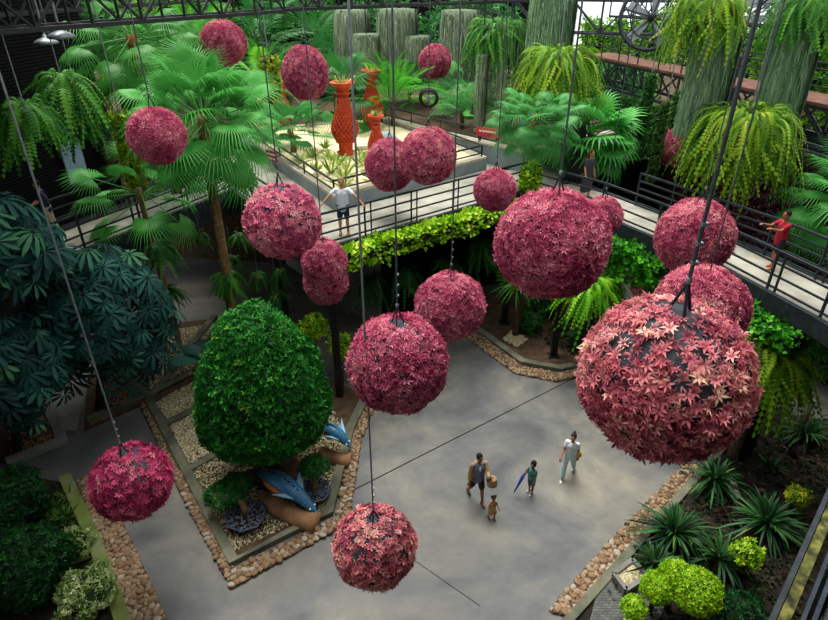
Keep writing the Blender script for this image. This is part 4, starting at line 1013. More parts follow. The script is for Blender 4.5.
fernring('dark fern basket crowning the moss column at the top right corner', 814, 0, 19.0, 320, 1.0, .7, .3, 'fernmid')
c = A(498, 60, 27.6)
f = thing('moss_curtain', 'thin curtain of grey moss trailing under the middle fern basket', 'moss', (c.x, 27.6, DZ + .8))
put('hanging_moss', mossstrips((c.x + .5, 27.6, 0), .8, 7.0, 10.2, 330, (.8, 2), .05), M['moss'], f)

# plant pillars
def pillar(label, px, y0, y1, Y, wpx, mat, n=900, size=.12, base=False):
    t = A(px, y0, Y); b = A(px, y1, Y); r = wpx * Y / F_PX / 2; root = thing('plant_pillar', label, 'plant pillar', (t.x, Y, b.z))
    a = rng.uniform(0, 2 * PI, n); z = rng.uniform(b.z, t.z, n); rr = r * rng.uniform(.85, 1.05, n)
    N = np.stack([np.cos(a), np.sin(a), .5 + 0 * a], 1) + rng.normal(scale=.4, size=(n, 3))
    put('foliage', scatter(SPR[1], frames(N), np.stack([t.x + rr * np.cos(a), Y + rr * np.sin(a), z], 1), size * rng.uniform(.7, 1.2, n)), M[mat], root)
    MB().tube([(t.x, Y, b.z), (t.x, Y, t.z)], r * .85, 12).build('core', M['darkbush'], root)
    MB().tube([(t.x, Y, t.z), (t.x, Y, t.z + 3)], .02, 5).build('wire', M['steel'], root)
pillar('yellow-green plant pillar left of the plum ball', 268, 56, 118, 25.5, 17, 'yellowgreen')
pillar('yellow-green plant pillar beside the weeping palm', 119, 112, 186, 17.5, 17, 'yellowgreen')
pillar('thin grey-green plant pillar before the green hedge wall', 652, 74, 160, 24.0, 9, 'hedge', 500)
pillar('grey-green plant pillar above the small ball on the purple wall', 685, 92, 128, 22.5, 18, 'grass', 500)
pillar('drooping grey-green plant pillar left of the small ball on the purple wall', 667, 102, 182, 23.5, 9, 'grass', 500)

# vertical garden
def wallplants(label, a, b, z0, z1, n, size, mat, name, dist=.2, tm=SPR):
    a = Vector((*a, 0)); b = Vector((*b, 0)); d = b - a; nn = Vector((d.y, -d.x, 0)).normalized()
    if nn.x > 0: nn = -nn
    t = rng.random(n); z = rng.uniform(z0, z1, n); L = np.array(a)[None] + t[:, None] * np.array(d)[None] + np.array(nn) * (dist + rng.uniform(-.05, .06, n))[:, None]; L[:, 2] = z
    N = np.array(nn)[None] + rng.normal(scale=.45, size=(n, 3)) + np.array([0, 0, .35])
    o = put(name, scatter(tm[0], frames(N), L, size * rng.uniform(.7, 1.3, n)), M[mat], at=(a.x, a.y, z0)); return tag(o, label, 'plant wall')
P = lambda s: tuple(Vector(VG[1]).lerp(Vector(VG[2]), s))
wallplants('green leafy hedge wall behind the spiky palm', VG[0], P(.1), 4.6, 7.0, 4200, .13, 'hedge', 'hedge_wall')
wallplants('dark purple leaf wall behind the right bridge', P(.1), VG[2], 3.2, 6.9, 9000, .11, 'purple', 'purple_plant_wall')
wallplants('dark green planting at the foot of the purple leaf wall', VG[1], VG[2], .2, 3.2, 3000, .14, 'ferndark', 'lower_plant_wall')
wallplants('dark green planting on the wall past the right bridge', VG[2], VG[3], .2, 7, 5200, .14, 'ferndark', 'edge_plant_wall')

struct(MB().prism([(13, 50), (42, 24), (42.2, 24.3), (13.2, 50.3)], 0, 8.6).build('wall_far', M['darkbush']))
wallplants('tall sunlit hedge far beyond the catwalk', (13, 50), (42, 24), 3.5, 9.2, 5200, .4, 'far', 'far_hedge', .35)
# vines on the right bridge and creepers on the deck ---------------------------
def edgeplants(label, pts, zc, hz, depth, n, size, mat, name, cat='creeper', tm=SPR, drop=0, outw=0):
    P3 = [Vector((*p, 0)) for p in pts]; Ls = [(b - a).length for a, b in zip(P3[:-1], P3[1:])]; tot = sum(Ls); L = []
    for k in range(n):
        s = random.random() * tot; i = 0
        while i < len(Ls) - 1 and s > Ls[i]: s -= Ls[i]; i += 1
        d = (P3[i + 1] - P3[i]).normalized(); nn = Vector((d.y, -d.x, 0)); u = random.gauss(0, .5)
        cl = .6 + .4 * math.sin(s * 2.1 + i) * math.sin(s * 5.3)
        L.append(P3[i] + d * s + nn * (depth * u * .6 + outw) + Vector((0, 0, zc + hz * random.uniform(-1, 1) * cl - drop * random.random() ** 2)))
    L = np.array([tuple(v) for v in L]); N = rng.normal(scale=.6, size=L.shape) + np.array([0, -.5, 1.0])
    root = thing(name, label, cat, (P3[0].x, P3[0].y, zc))
    k = rng.integers(0, len(tm), n)
    put('leaves', merge([scatter(tm[i], frames(N[k == i]), L[k == i], size * rng.uniform(.6, 1.2, (k == i).sum())) for i in range(len(tm))]), M[mat], root)
    return root, P3
HEART = [leaf_sprig(2, .8), leaf_sprig(3, .75)]
cr, P3 = edgeplants('lime creeper trailing over the front edge of the walkway', [(C0[0] + .1, C0[1] - .12), (Rc[0] - .55, Rc[1] - .75)], DZ - .08, .17, .42, 2600, .17, 'lime', 'lime_creeper', tm=HEART, drop=.6, outw=.12)
mb = MB(); mb.bar(P3[0] + Vector((.15, -.1, DZ - .3)), P3[1] + Vector((.1, -.15, DZ - .3)), .3, .3); mb.build('trough', M['black'], cr)
e2, P3 = edgeplants('lime creeper climbing the palm trunk at the deck corner', [(Rc[0] - .25, Rc[1] - .1), (Rc[0] + .35, Rc[1] - .15)], DZ + .55, .65, .4, 380, .2, 'lime', 'climbing_creeper', tm=HEART, drop=.5)
vs_, P3 = edgeplants('heart-leaf vine box under the right bridge behind the large balls', [(5.7, 18.3), (7.3, 15.6)], 4.55, .35, .5, 1500, .17, 'vine', 'vine_box', tm=HEART, drop=1.0, outw=.1)
MB().bar(P3[0] + Vector((0, 0, 4.4)), P3[1] + Vector((0, 0, 4.4)), .4, .4).build('box', M['black'], vs_)
vs_, P3 = edgeplants('heart-leaf vine box along the right bridge below the person in red', [(7.75, 14.9), (9.0, 11.6)], 4.55, .35, .5, 1300, .13, 'vine', 'vine_box', tm=HEART, drop=.4, outw=.1)
MB().bar(P3[0] + Vector((0, 0, 4.4)), P3[1] + Vector((0, 0, 4.4)), .4, .4).build('box', M['black'], vs_)
for (lab, px, py, Y, rr) in [('lime shrub beside the black post right of the clipped tree', 340, 346, 15.6, .34), ('lime shrub above it, left of the black post', 314, 326, 16.2, .36)]:
    c = A(px, py, Y); bush(lab, c, (rr, rr, rr), 260, .13, 'lime', 'lime_shrub', base=(c.x, Y, 0), stem=.03, jit=.9, lump=.3)

# umbrella trees (left) ---------------------------------------------------------
PAL = [leaf_palmate(9, .24, .6), leaf_palmate(10, .22, .8), leaf_palmate(9, .25, .45)]
def umbrella_tree(label, base, c, rad, n, size):
    root = thing('umbrella_tree', label, 'tree', base); c = Vector(c); base = Vector(base)
    d = dirs(n); d = d[(d[:, 2] > -.75)]; rr = rng.uniform(.45, 1.0, len(d)) ** .5
    L = np.array(c) + d * np.array(rad) * rr[:, None]
    N = d * .7 + np.array([0, -.15, .75]) + rng.normal(scale=.25, size=d.shape)
    k = rng.integers(0, 3, len(d))
    put('foliage', merge([scatter(PAL[i], frames(N[k == i]), L[k == i], size * rng.uniform(.7, 1.2, (k == i).sum())) for i in range(3)]), M['umbrella'], root)
    mb = MB(); mb.tube([base, base.lerp(c, .5), c], [.13, .1, .06], 10)
    tk = mb.build('trunk', M['barkdark'], root, True)
    for j in range(0, len(L), max(1, len(L) // 14)):
        MB().tube([c - Vector((0, 0, rad[2] * .5)), Vector(L[j]).lerp(c, .4), Vector(L[j])], [.05, .035, .015], 6).build('branch', M['barkdark'], tk, True)
umbrella_tree('teal-leaved umbrella tree filling the middle of the left side', (-9.9, 14.6, .05), (-8.75, 14.3, 3.5), (2.0, 1.5, 2.3), 360, .42)
umbrella_tree('teal-leaved umbrella tree at the lower left edge', (-11.3, 12.6, .05), (-10.4, 12.5, 3.1), (1.3, 1.3, 1.7), 230, .44)
umbrella_tree('teal-leaved umbrella tree at the upper left edge above the other two', (-11.4, 13.6, .05), (-9.9, 13.0, 6.35), (1.35, 1.3, 1.2), 170, .48)
# big paddle leaves
def paddle(L=1.6, w=.5, e=.6, g=.6, n=8):
    V = []; F = []
    for i in range(n + 1):
        t = i / n; x = L * (t * math.cos(e)); z = L * (math.sin(e) * t - g * t * t * .7); ww = w * max(0, math.sin(PI * max(0, (t - .28) / .72))) ** .6 + .02
        V += [(x, ww, z + .25 * ww), (x, 0, z - .02), (x, -ww, z + .25 * ww)]
    for i in range(n):
        b = i * 3; F += [(b, b + 1, b + 4), (b, b + 4, b + 3), (b + 1, b + 2, b + 5), (b + 1, b + 5, b + 4)]
    return np.array(V), np.array(F)
c = A(207, 318, 15.7); r_ = thing('paddle_leaf_plant', 'dark plant with huge paddle leaves left of the clipped tree', 'plant', (c.x, 15.7, .06))
for k in range(10):
    T = paddle(random.uniform(1.2, 2.0), random.uniform(.28, .42), random.uniform(.4, 1.2), random.uniform(.5, 1.0)); a = 2 * PI * k / 10 + random.uniform(-.3, .3)
    o = put('leaf', scatter(T, azel([a]), np.array([[c.x, 15.7, 1.0]])), M['bigleaf'], r_)
MB().tube([(c.x, 15.7, .06), (c.x, 15.7, 1.05)], [.12, .08], 10).build('stem', M['barkdark'], r_)
# small tree in its gravel square
g = G(515, 338); r_ = thing('small_palm', 'small palm with tousled crown in a square of gravel below the deck', 'palm', (g.x, g.y, .1))
curve_trunk('trunk', (g.x, g.y, .1), (g.x - .1, g.y, 2.4), .13, .1, M['barkdark'], r_, 10)
put('crown', strapclump((g.x - .1, g.y, 2.4), 130, 1.0, (-.6, 1.4), .8, .03), M['fernmid'], r_)
# shrubs in the back bed
for i, (px, py, r) in enumerate([(470, 300, .6), (545, 305, .7), (530, 322, .45), (585, 338, .5), (650, 262, .7), (700, 330, .6)]):
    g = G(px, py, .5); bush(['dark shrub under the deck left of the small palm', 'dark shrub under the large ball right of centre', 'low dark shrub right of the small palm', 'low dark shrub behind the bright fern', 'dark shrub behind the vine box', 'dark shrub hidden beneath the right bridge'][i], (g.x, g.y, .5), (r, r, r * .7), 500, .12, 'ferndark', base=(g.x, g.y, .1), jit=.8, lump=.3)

# rear shrubs and far trees -----------------------------------------------------
for i, (px, py, Y, r, mt, lab) in enumerate([
 (178, 28, 38, 3.0, 'far', 'bright leafy tree far back at the top left'), (228, 60, 36, 2.6, 'hedge', 'green leafy bush behind the highest ball'), (290, 20, 44, 3.2, 'hedge', 'dark leafy tree at the back above the plum ball'),
 (150, 12, 44, 3.4, 'palmdark', 'dark leafy tree at the back of the upper left'), (340, 100, 36, 2.0, 'ferndark', 'low dark shrub behind the vases'), (440, 90, 40, 2.4, 'ferndark', 'dark shrub behind the small distant ball'),
 (500, 108, 33, 1.4, 'ferndark', 'dark shrub below the moss curtain'), (255, 100, 33, 1.8, 'ferndark', 'dark shrub behind the yellow-green plant pillar'), (610, 95, 36, 2.2, 'palmdark', 'dark shrub behind the fern basket right of centre'),
 (385, 45, 44, 3.5, 'palmdark', 'dark tree far behind the moss columns'), (470, 40, 44, 3.5, 'palmdark', 'dark tree far behind the middle fern basket'), (548, 100, 30, 1.2, 'ferndark', 'dark shrub behind the blue-green fan palm'),
 (670, 42, 60, 3.6, 'far', 'sunlit tree beyond the catwalk left of the fern column'), (775, 58, 45, 3.2, 'far', 'sunlit tree beyond the catwalk between the two right columns'), (620, 60, 64, 3.4, 'far', 'sunlit tree far off behind the round fan'), (826, 70, 40, 2.4, 'far', 'sunlit tree at the right edge behind the catwalk')]):
    c = A(px, py, Y); zb = DZ + .2 if Y < 45 else 0
    bush(lab, c, (r, r, r * .8), 1500, .34 if r > 2 else .22, mt, 'far_tree' if r > 2 else 'bush', base=(c.x, Y, min(zb, c.z - .2)), jit=.9, lump=.25, stem=.15 if r > 2 else .05, cat='tree' if r > 2 else 'bush', depth=.3)
# ================================================================ VASES, SAND PLANTS, SIGNS
def vase(label, base, H, rmax=.42, plant=True):
    root = thing('lattice_vase', label, 'vase', base); b = Vector(base); s = H / 2.65; q = rmax / .42
    prof = [(.26, 0), (.27, .1), (.24, .16), (.25, .45), (.3, .55), (.42, .85), (.44, 1.0), (.40, 1.2), (.30, 1.5), (.22, 1.75), (.19, 1.95), (.18, 2.1), (.2, 2.3), (.26, 2.5), (.36, 2.6), (.38, 2.65), (.34, 2.65), (.27, 2.52)]
    from bisect import bisect
    def rad(z):
        for (r0, z0), (r1, z1) in zip(prof[:-3], prof[1:-2]):
            if z0 <= z <= z1: return r0 + (r1 - r0) * ((z - z0) / max(1e-6, z1 - z0))
        return .36
    MB().lathe([(r * s * q * .93, z * s) for r, z in prof[:-2]] + [(.33 * s * q, 2.63 * s), (.26 * s * q, 2.5 * s)], b, 28).build('body', M['terradark'], root, True); bd = [o for o in root.children if o.name.startswith('body')][0]
    # raised diamond lattice
    mb = MB(); n = 18; z0, z1 = .5, 2.05; rows = 15
    for i in range(rows):
        za = z0 + (z1 - z0) * i / rows; zb = z0 + (z1 - z0) * (i + 1) / rows
        for k in range(n):
            a = 2 * PI * (k + .5 * (i % 2)) / n
            for sg in (-1, 1):
                a2 = a + sg * PI / n; ra, rb = rad(za) * s * q, rad(zb) * s * q
                mb.bar(b + Vector((ra * math.cos(a), ra * math.sin(a), za * s)), b + Vector((rb * math.cos(a2), rb * math.sin(a2), zb * s)), .034 * s)
    mb.build('lattice', M['terra'], bd)
    for zr, rr in ((.1, .28), (.5, .3), (2.08, .21), (2.28, .23)):
        mb = MB(); mb.lathe([(rr * s * q, zr * s - .03), ((rr + .03) * s * q, zr * s), (rr * s * q, zr * s + .03)], b, 24, cap=False).build('band', M['terra'], bd, True)
    MB().lathe([(.3 * s * q, 2.5 * s), (.38 * s * q, 2.6 * s), (.4 * s * q, 2.65 * s), (.37 * s * q, 2.67 * s), (.3 * s * q, 2.58 * s)], b, 28, cap=False).build('rim', M['terra'], root, True)
    put('spiky_plant', strapclump((b.x, b.y, b.z + 2.55 * s), 20, .5 * s + .1, (.5, 1.4), .3, .035), M['agave'], root)
    return root
M['terradark'] = noisemat('terracotta_recess', [(.3, '#a03016'), (.7, '#c84a24')], 5, 4, .75, .3, 26)
ZS = DZ + .5
vase('tallest terracotta lattice vase standing in the sand behind the person in white', (-2.73, 23.8, ZS), 2.75, .5)
p_ = A(373, 140, 28.2); vase('terracotta lattice vase at the back right of the tallest one', (p_.x, 28.2, ZS), 2.6, .48)
p_ = G(377, 160, ZS + .1); vase('short terracotta lattice vase right of the tallest one', (p_.x, p_.y + .1, ZS), 1.75, .5)
p_ = A(284, 118, 29.0); vase('terracotta lattice vase half hidden beneath the plum ball', (p_.x, 29.0, DZ + .2), 2.3, .45)
p_ = A(265, 130, 26.5); vase('small terracotta lattice vase at the far left by the plant pillar', (p_.x, 26.5, DZ + .4), 1.7, .42)
AG = [(330, 155), (316, 166), (331, 168), (344, 173), (347, 165), (363, 152), (367, 162), (369, 172), (344, 182), (358, 158), (312, 152), (325, 143), (300, 158), (338, 160), (383, 150)]
for i, (px, py) in enumerate(AG):
    g = G(px, py + 5, ZS + .12)
    r_ = thing('agave', ['pale agave just left of the tallest vase foot', 'pale agave leftmost of the front row', 'pale agave in the middle of the sand', 'large pale agave before the hanging steel rod', 'pale agave behind the largest one', 'pale agave between the tallest and the short vase', 'pale agave left of the short vase foot', 'pale agave near the right coping of the planter', 'pale agave right behind the head of the person in white', 'tiny pale agave at the foot of the tallest vase', 'small agave beside the young fan palm', 'small agave behind the young fan palm', 'small agave near the left coping of the planter', 'small agave in front of the tallest vase', 'agave behind the short vase'][i], 'plant', (g.x, g.y, ZS + .08))
    sc = .62 if i in (3, 8, 2, 4) else .45
    put('leaves', strapclump((g.x, g.y, ZS + .1), 22, sc * 1.25, (.5, 1.45), .25, .05), M['agave'], r_)
# stepping slab in sand
p_ = G(372, 147, ZS + .1); struct(MB().box((p_.x, p_.y, ZS + .14), (1.3, .5, .16), rz=.2).build('trim_20', M['coping'], bevel=.02))
def sign(label, c, w, h, rz, lines):
    root = thing('red_sign', label, 'sign', (c[0], c[1], c[2] - h / 2 - .25)); m = Matrix.Translation(c) @ Matrix.Rotation(rz, 4, 'Z')
    mb = MB(); mb.box((0, 0, 0), (w, .04, h), m=m); 
    mb.build('board', M['redsign'], root)
    mb = MB(); random.seed(3)
    for zz, wl_, hh in lines:                # the lettering is too small to read in the photograph: plain strokes
        x = -wl_ / 2
        while x < wl_ / 2:
            lw = random.uniform(.02, .05); mb.box((0, 0, 0), (lw, .01, hh * random.uniform(.7, 1)), m=m @ Matrix.Translation((x, -.025, zz))); x += lw + .018
    mb.build('lettering', M['white'], [o for o in root.children if o.name.startswith('board')][0])
    for s in (-1, 1): mb = MB(); mb.box((0, 0, 0), (.04, .04, .5), m=m @ Matrix.Translation((s * w * .38, .03, -h / 2 - .0))); mb.build('leg', M['black'], root)
p_ = A(488, 132.5, 24.25); sign('red sign with a white line of lettering on the rear planter wall', p_, 1.05, .36, math.atan2(-3.3, 3.2) + .25, [(.04, .75, .07)])
p_ = A(272, 156, 23.6); sign('red sign with two white lines at the left coping of the sand planter', p_, .78, .4, -.75, [(.07, .6, .08), (-.1, .6, .08)])
p_ = A(340, 367, 15.3); bs = thing('blue_sign', 'small blue plate with a white mark beside the black post', 'sign', p_)
MB().box(p_, (.22, .03, .2), rz=.1).build('plate', flat('blue_plate', '#1c4a9c'), bs)
MB().box(p_ + Vector((.02, -.025, 0)), (.1, .01, .05), rz=.1).build('mark', M['white'], bs)
MB().bar(p_ + Vector((0, .03, .1)), (p_.x, p_.y + .03, 0), .03).build('stake', M['black'], bs)
# parrot figures
def parrot(label, c, bodyc, bellyc, flip=1):
    root = thing('parrot_figure', label, 'parrot figure', c); c = Vector(c)
    mb = MB(); mb.ell(c + Vector((0, 0, .32)), (.13, .13, .26), rot=Matrix.Rotation(.5 * flip, 3, 'Y')); mb.build('body', bodyc, root, True)
    MB().ell(c + Vector((.05 * flip, -.07, .28)), (.1, .1, .2), rot=Matrix.Rotation(.5 * flip, 3, 'Y')).build('breast', bellyc, root, True)
    MB().ell(c + Vector((.16 * flip, 0, .6)), (.1, .09, .1)).build('head', bodyc, root, True)
    MB().capsule(c + Vector((.25 * flip, 0, .6)), c + Vector((.29 * flip, 0, .53)), .04, .015).build('beak', M['black'], root, True)
    MB().bar(c + Vector((-.1 * flip, 0, .14)), c + Vector((-.35 * flip, 0, -.12)), .1, .04).build('tail', bodyc, root)
    MB().tube([c + Vector((0, 0, -.35)), c + Vector((0, 0, .1))], .04).build('perch', M['barkdark'], root)
bl = flat('parrot_blue', '#2a8ec0'); ye = flat('parrot_yellow', '#e0b428')
parrot('blue and yellow parrot figure behind the red sign on the rear wall', A(478, 121, 27.0), bl, ye, -1)
parrot('second blue parrot figure under the blue-green fan palm', A(524, 130, 25.6), bl, flat('parrot_orange', '#c8702c'))

# ================================================================ FISH SCULPTURES, BONSAI
def sweep_uv(path, prof, n=20):
    pts = [Vector(p) for p in path]; V = []; F = []; UV = []
    for i, p in enumerate(pts):
        d = (pts[min(i + 1, len(pts) - 1)] - pts[max(i - 1, 0)]).normalized(); x = d.cross(Vector((0, 0, 1))).normalized(); y = x.cross(d)
        for k in range(n + 1):
            a = 2 * PI * k / n; V.append(p + x * math.cos(a) * prof[i][0] + y * math.sin(a) * prof[i][1]); UV.append((k / n * .6, i / (len(pts) - 1)))
    for i in range(len(pts) - 1):
        for k in range(n): F.append((i * (n + 1) + k, i * (n + 1) + k + 1, (i + 1) * (n + 1) + k + 1, (i + 1) * (n + 1) + k))
    return V, F, UV
def fish(label, head, tail, s=1.0):
    h = Vector(head); t = Vector(tail); root = thing('fish_sculpture', label, 'sculpture', ((h.x + t.x) / 2, (h.y + t.y) / 2, .06)); N = 14
    path = []; prof = []
    for i in range(N + 1):
        u = i / N; p = t.lerp(h, u); p.z += .25 * s * math.sin(PI * u); path.append(p)
        r = .04 + .2 * math.sin(PI * (u ** .8)) ** .9 + .05 * u * (1 - u)
        prof.append((r * s, r * s * .8))
    V, F, UV = sweep_uv(path, prof); mb = MB(); mb.add(V, F); o = mb.build('body', M['scales'], root, True)
    uv = o.data.uv_layers.new(name='UVMap')
    for lp in o.data.loops: uv.data[lp.index].uv = UV[lp.vertex_index]
    belly = [p + Vector((-.07 * s, -.09 * s, -.12 * s)) for p in path[2:9]]
    MB().tube(belly, [.06 * s, .12 * s, .16 * s, .17 * s, .16 * s, .12 * s, .06 * s], 10).build('belly', M['orange'], root, True)
    d = (h - t).normalized(); x = d.cross(Vector((0, 0, 1))).normalized()
    for sg, u in ((1, 9), (-1, 9)):
        p = path[u] + x * sg * .2 * s
        mb = MB(); q = [p - d * .12 * s, p + d * .14 * s, p + x * sg * .34 * s - d * .28 * s + Vector((0, 0, .16 * s)), p + x * sg * .12 * s - d * .2 * s]
        mb.add([*q, *[v + Vector((0, 0, .03)) for v in q]], [(3, 2, 1, 0), (4, 5, 6, 7), (0, 1, 5, 4), (1, 2, 6, 5), (2, 3, 7, 6), (3, 0, 4, 7)]); mb.build('fin', M['skyfin'], root)
    mb = MB()
    for i in range(3, 11): p = path[i]; mb.capsule(p + Vector((0, 0, prof[i][1] * .8)), p + Vector((0, 0, prof[i][1] + .07 * s)) - d * .04, .04 * s, .012 * s, 6)
    mb.build('back_crest', M['scales'], root)
    mb = MB(); q = path[0]
    for sg in (-1, 1): mb.capsule(q + d * .1, q - d * .25 * s + x * sg * .16 * s + Vector((0, 0, .05)), .07 * s, .02, 8)
    mb.build('tail_fin', M['scales'], root)
    mb = MB(); a = t.lerp(h, .15); b = t.lerp(h, 1.0)
    pts = [a + Vector((-.15, -.15, 0)), t.lerp(h, .45) + Vector((-.18, -.22, 0)), t.lerp(h, .75) + Vector((-.05, -.25, 0)), b + Vector((.0, -.15, 0))]
    for p in pts: p.z = .16 * s
    mb.tube(pts, [.2 * s, .27 * s, .25 * s, .3 * s], 12); mb.build('log_base', M['log'], root, True)
    for sg in (-1, 1): MB().ell(path[-2] + x * sg * .09 * s + Vector((0, 0, .05)), (.03, .03, .03)).build('eye', M['white'], root, True)
h_ = G(317, 513, .35); t_ = G(259, 472, .75)
fish('blue scaled fish sculpture on a log, nearest, between the two bonsai pots', h_, t_, .95)
h_ = G(350, 447, .5); t_ = G(322, 428, .8)
fish('blue scaled fish sculpture half hidden behind the clipped tree', h_, t_, .8)
def bonsai(label, px, py, r, crowns, trunk):
    g = G(px, py, .3); root = thing('bonsai_pot', label, 'bonsai', (g.x, g.y, .06)); b = Vector((g.x, g.y, 0))
    po = MB().lathe([(r * .7, .06), (r * .95, .3), (r, .34), (r * .92, .36), (r * .86, .3)], b, 8).build('pot', M['pot'], root)
    mb = MB(); mb.lathe([(r * .9, .28), (r * .88, .31), (.02, .33)], b, 8).build('soil', M['soil'], po)
    n = 260; a = rng.uniform(0, 2 * PI, n); rr = r * .85 * np.sqrt(rng.random(n))
    o = put('gravel', scatter(OCT, frames(dirs(n)), np.stack([g.x + rr * np.cos(a), g.y + rr * np.sin(a), np.full(n, .335)], 1), rng.uniform(.02, .04, n)), M['greygravel'], po); o['kind'] = 'stuff'
    pts = [b + Vector((0, 0, .3))] + [b + Vector(t) for t in trunk]
    MB().tube(pts, [.1, .075, .055, .04][:len(pts)], 9).build('trunk', M['bark'], root, True)
    for (c, rad, n_) in crowns:
        put('foliage', blob(b + Vector(c), rad, n_, .06, lump=.2, zmin=-.6), M['bonsai'], root)
    return root
bonsai('bonsai in an eight-sided grey pot at the lower left of the gravel garden', 246, 516, .52, [((-.55, .3, .72), (.5, .42, .26), 1300), ((-.3, .55, .85), (.38, .32, .22), 800)], [(-.04, .06, .6), (-.18, .16, .75), (-.32, .25, .8)])
bonsai('bonsai in an eight-sided grey pot right of the fish sculpture', 314, 491, .46, [((.02, .22, .95), (.36, .32, .24), 800), ((-.12, .3, .8), (.28, .25, .2), 450)], [(.05, .04, .6), (.0, .12, .85)])

# ================================================================ GRAVEL AND STONES
def gravel(name, label, poly, n, size, mat, z, T=OCT):
    L2 = pts_in(poly, n); L = np.column_stack([L2, np.full(n, z)])
    L[:, 2] += rng.uniform(-.01, .02, n)
    at = (float(L2[:, 0].mean()), float(L2[:, 1].mean()), z)
    o = put(name, scatter(T, frames(dirs(n) if T is OCT else dirs(n) * .25 + np.array([0, 0, 1.])), L, size * rng.uniform(.6, 1.3, n)), mat, at=at); return tag(o, label, 'gravel', None, 'stuff')
gp = lambda *pp: [xy(G(*p)) for p in pp]
gravel('gravel', 'cream gravel round the clipped tree, fish sculptures and bonsai pots', gp((196, 478), (233, 554), (325, 511), (345, 440), (330, 400), (225, 425), (190, 470)), 8500, .032, M['gravel'], .07)
gravel('gravel', 'cream gravel square just left of the clipped tree', gp((170, 428), (197, 414), (228, 443), (190, 466)), 2600, .034, M['gravel'], .07)
gravel('gravel', 'cream gravel square farther up along the left kerb', gp((155, 405), (193, 384), (212, 402), (170, 424)), 2200, .034, M['gravel'], .07)
gravel('gravel', 'dim gravel patch round the foot of the slender palm', gp((150, 392), (196, 368), (215, 325), (150, 335)), 3000, .034, M['gravel'], .07)
gravel('gravel', 'brown litter and gravel in the shaded bed by the lower left path', gp((90, 428), (147, 400), (148, 350), (105, 365)), 1800, .035, M['pebbles'], .06)
gravel('gravel', 'brown stones in the shaded bed at the far left', gp((12, 458), (58, 440), (48, 418), (10, 424)), 900, .045, M['pebbles'], .08)
gravel('gravel', 'little square of cream gravel round the small palm', gp((503, 342), (517, 350), (527, 342), (512, 333)), 500, .045, M['gravel'], .12)
gx = gp((612, 582), (630, 568), (645, 584), (624, 598))
gb = thing('gravel_box', 'square planter of pale gravel in a timber frame at the lower right', 'planter', (gx[0][0] + .3, gx[0][1], .1))
mb = MB()
for i in range(4):
    a, b = gx[i], gx[(i + 1) % 4]; MB().bar((*a, .2), (*b, .2), .1, .24).build('board', M['path'], gb)
L2 = pts_in(gx, 700); o = put('gravel', scatter(OCT, frames(dirs(700)), np.column_stack([L2, np.full(700, .24)]), .035 * rng.uniform(.6, 1.3, 700)), M['gravel'], gb); o['kind'] = 'stuff'
bed('gravel_box_fill', gx, .1, .22, M['soilbrown'])

def stone_mesh(mat, k):
    bm = bmesh.new(); bmesh.ops.create_icosphere(bm, subdivisions=2, radius=1); r_ = random.Random(k)
    ax = [Vector((r_.gauss(0, 1), r_.gauss(0, 1), r_.gauss(0, 1))).normalized() for _ in range(4)]
    for v in bm.verts:
        n = v.co.copy()
        for a in ax: v.co += n * .14 * max(0, n.dot(a)) ** 2 - n * .12 * max(0, n.dot(-a) - .3)
        v.co = Vector((v.co.x * 1.15, v.co.y * .85, v.co.z * .6))
    me = bpy.data.meshes.new('river_stone'); bm.to_mesh(me); bm.free()
    for p in me.polygons: p.use_smooth = True
    me.materials.append(mat); return me
SM = [stone_mesh(M[m], k) for k, m in enumerate(['stoneA', 'stoneB', 'stoneC', 'stoneA', 'stoneB'])]
STRIPS = [   # polygon, how many single stones, label, group, fill count
 (gp((138, 398), (148, 398), (190, 482), (234, 572), (337, 519), (352, 440), (368, 398), (378, 398), (360, 442), (347, 524), (232, 588), (180, 490)), 130, 'rounded tan river stone in the pebble strip edging the clipped tree garden', 'river stones round the tree garden', 5200),
 (gp((78, 482), (92, 474), (120, 520), (166, 622), (128, 622), (102, 545)), 110, 'rounded ochre river stone in the wide pebble strip beside the mossy kerb', 'river stones beside the mossy kerb', 4200),
 (gp((687, 463), (702, 470), (572, 616), (550, 612), (608, 545)), 55, 'rounded stone in the pebble strip along the right edge of the concrete', 'river stones along the right bed', 3000),
 (gp((455, 323), (470, 328), (522, 367), (558, 374), (580, 370), (580, 377), (556, 382), (516, 374), (455, 330)), 0, '', '', 2400)]
names = ['pebble strip of small tan stones edging the clipped tree garden', 'pebble strip of small brown stones beside the mossy kerb at the lower left', 'pebble strip of small stones along the right edge of the concrete', 'pebble strip of small stones along the back bed under the deck corner']
random.seed(11)
for (poly, n1, lab, grp, nf), nm in zip(STRIPS, names):
    bed('pebble_bed', poly, 0, .012, M['soilbrown'])
    o = gravel('pebble_strip', nm, poly, nf, .06, M['pebbles'], .03, T=ICO); 
    cand = []
    inn = [p for p in pts_in(poly, n1 * 12)] if n1 else []
    inn.sort(key=lambda p: p[1]); 
    for p in inn:
        r = random.uniform(.06, .095)
        if all((p[0] - q[0]) ** 2 + (p[1] - q[1]) ** 2 > (r + q[2]) ** 2 * .8 for q in cand): cand.append((p[0], p[1], r))
        if len(cand) >= n1: break
    for (x, y, r) in cand:
        s = bpy.data.objects.new('river_stone', random.choice(SM)); COL.objects.link(s); s.location = (x, y, .035 + r * .5)
        s.rotation_euler = (random.uniform(-.3, .3), random.uniform(-.3, .3), random.uniform(0, 6.3)); s.scale = (r, r, r); tag(s, lab, 'stone', grp)
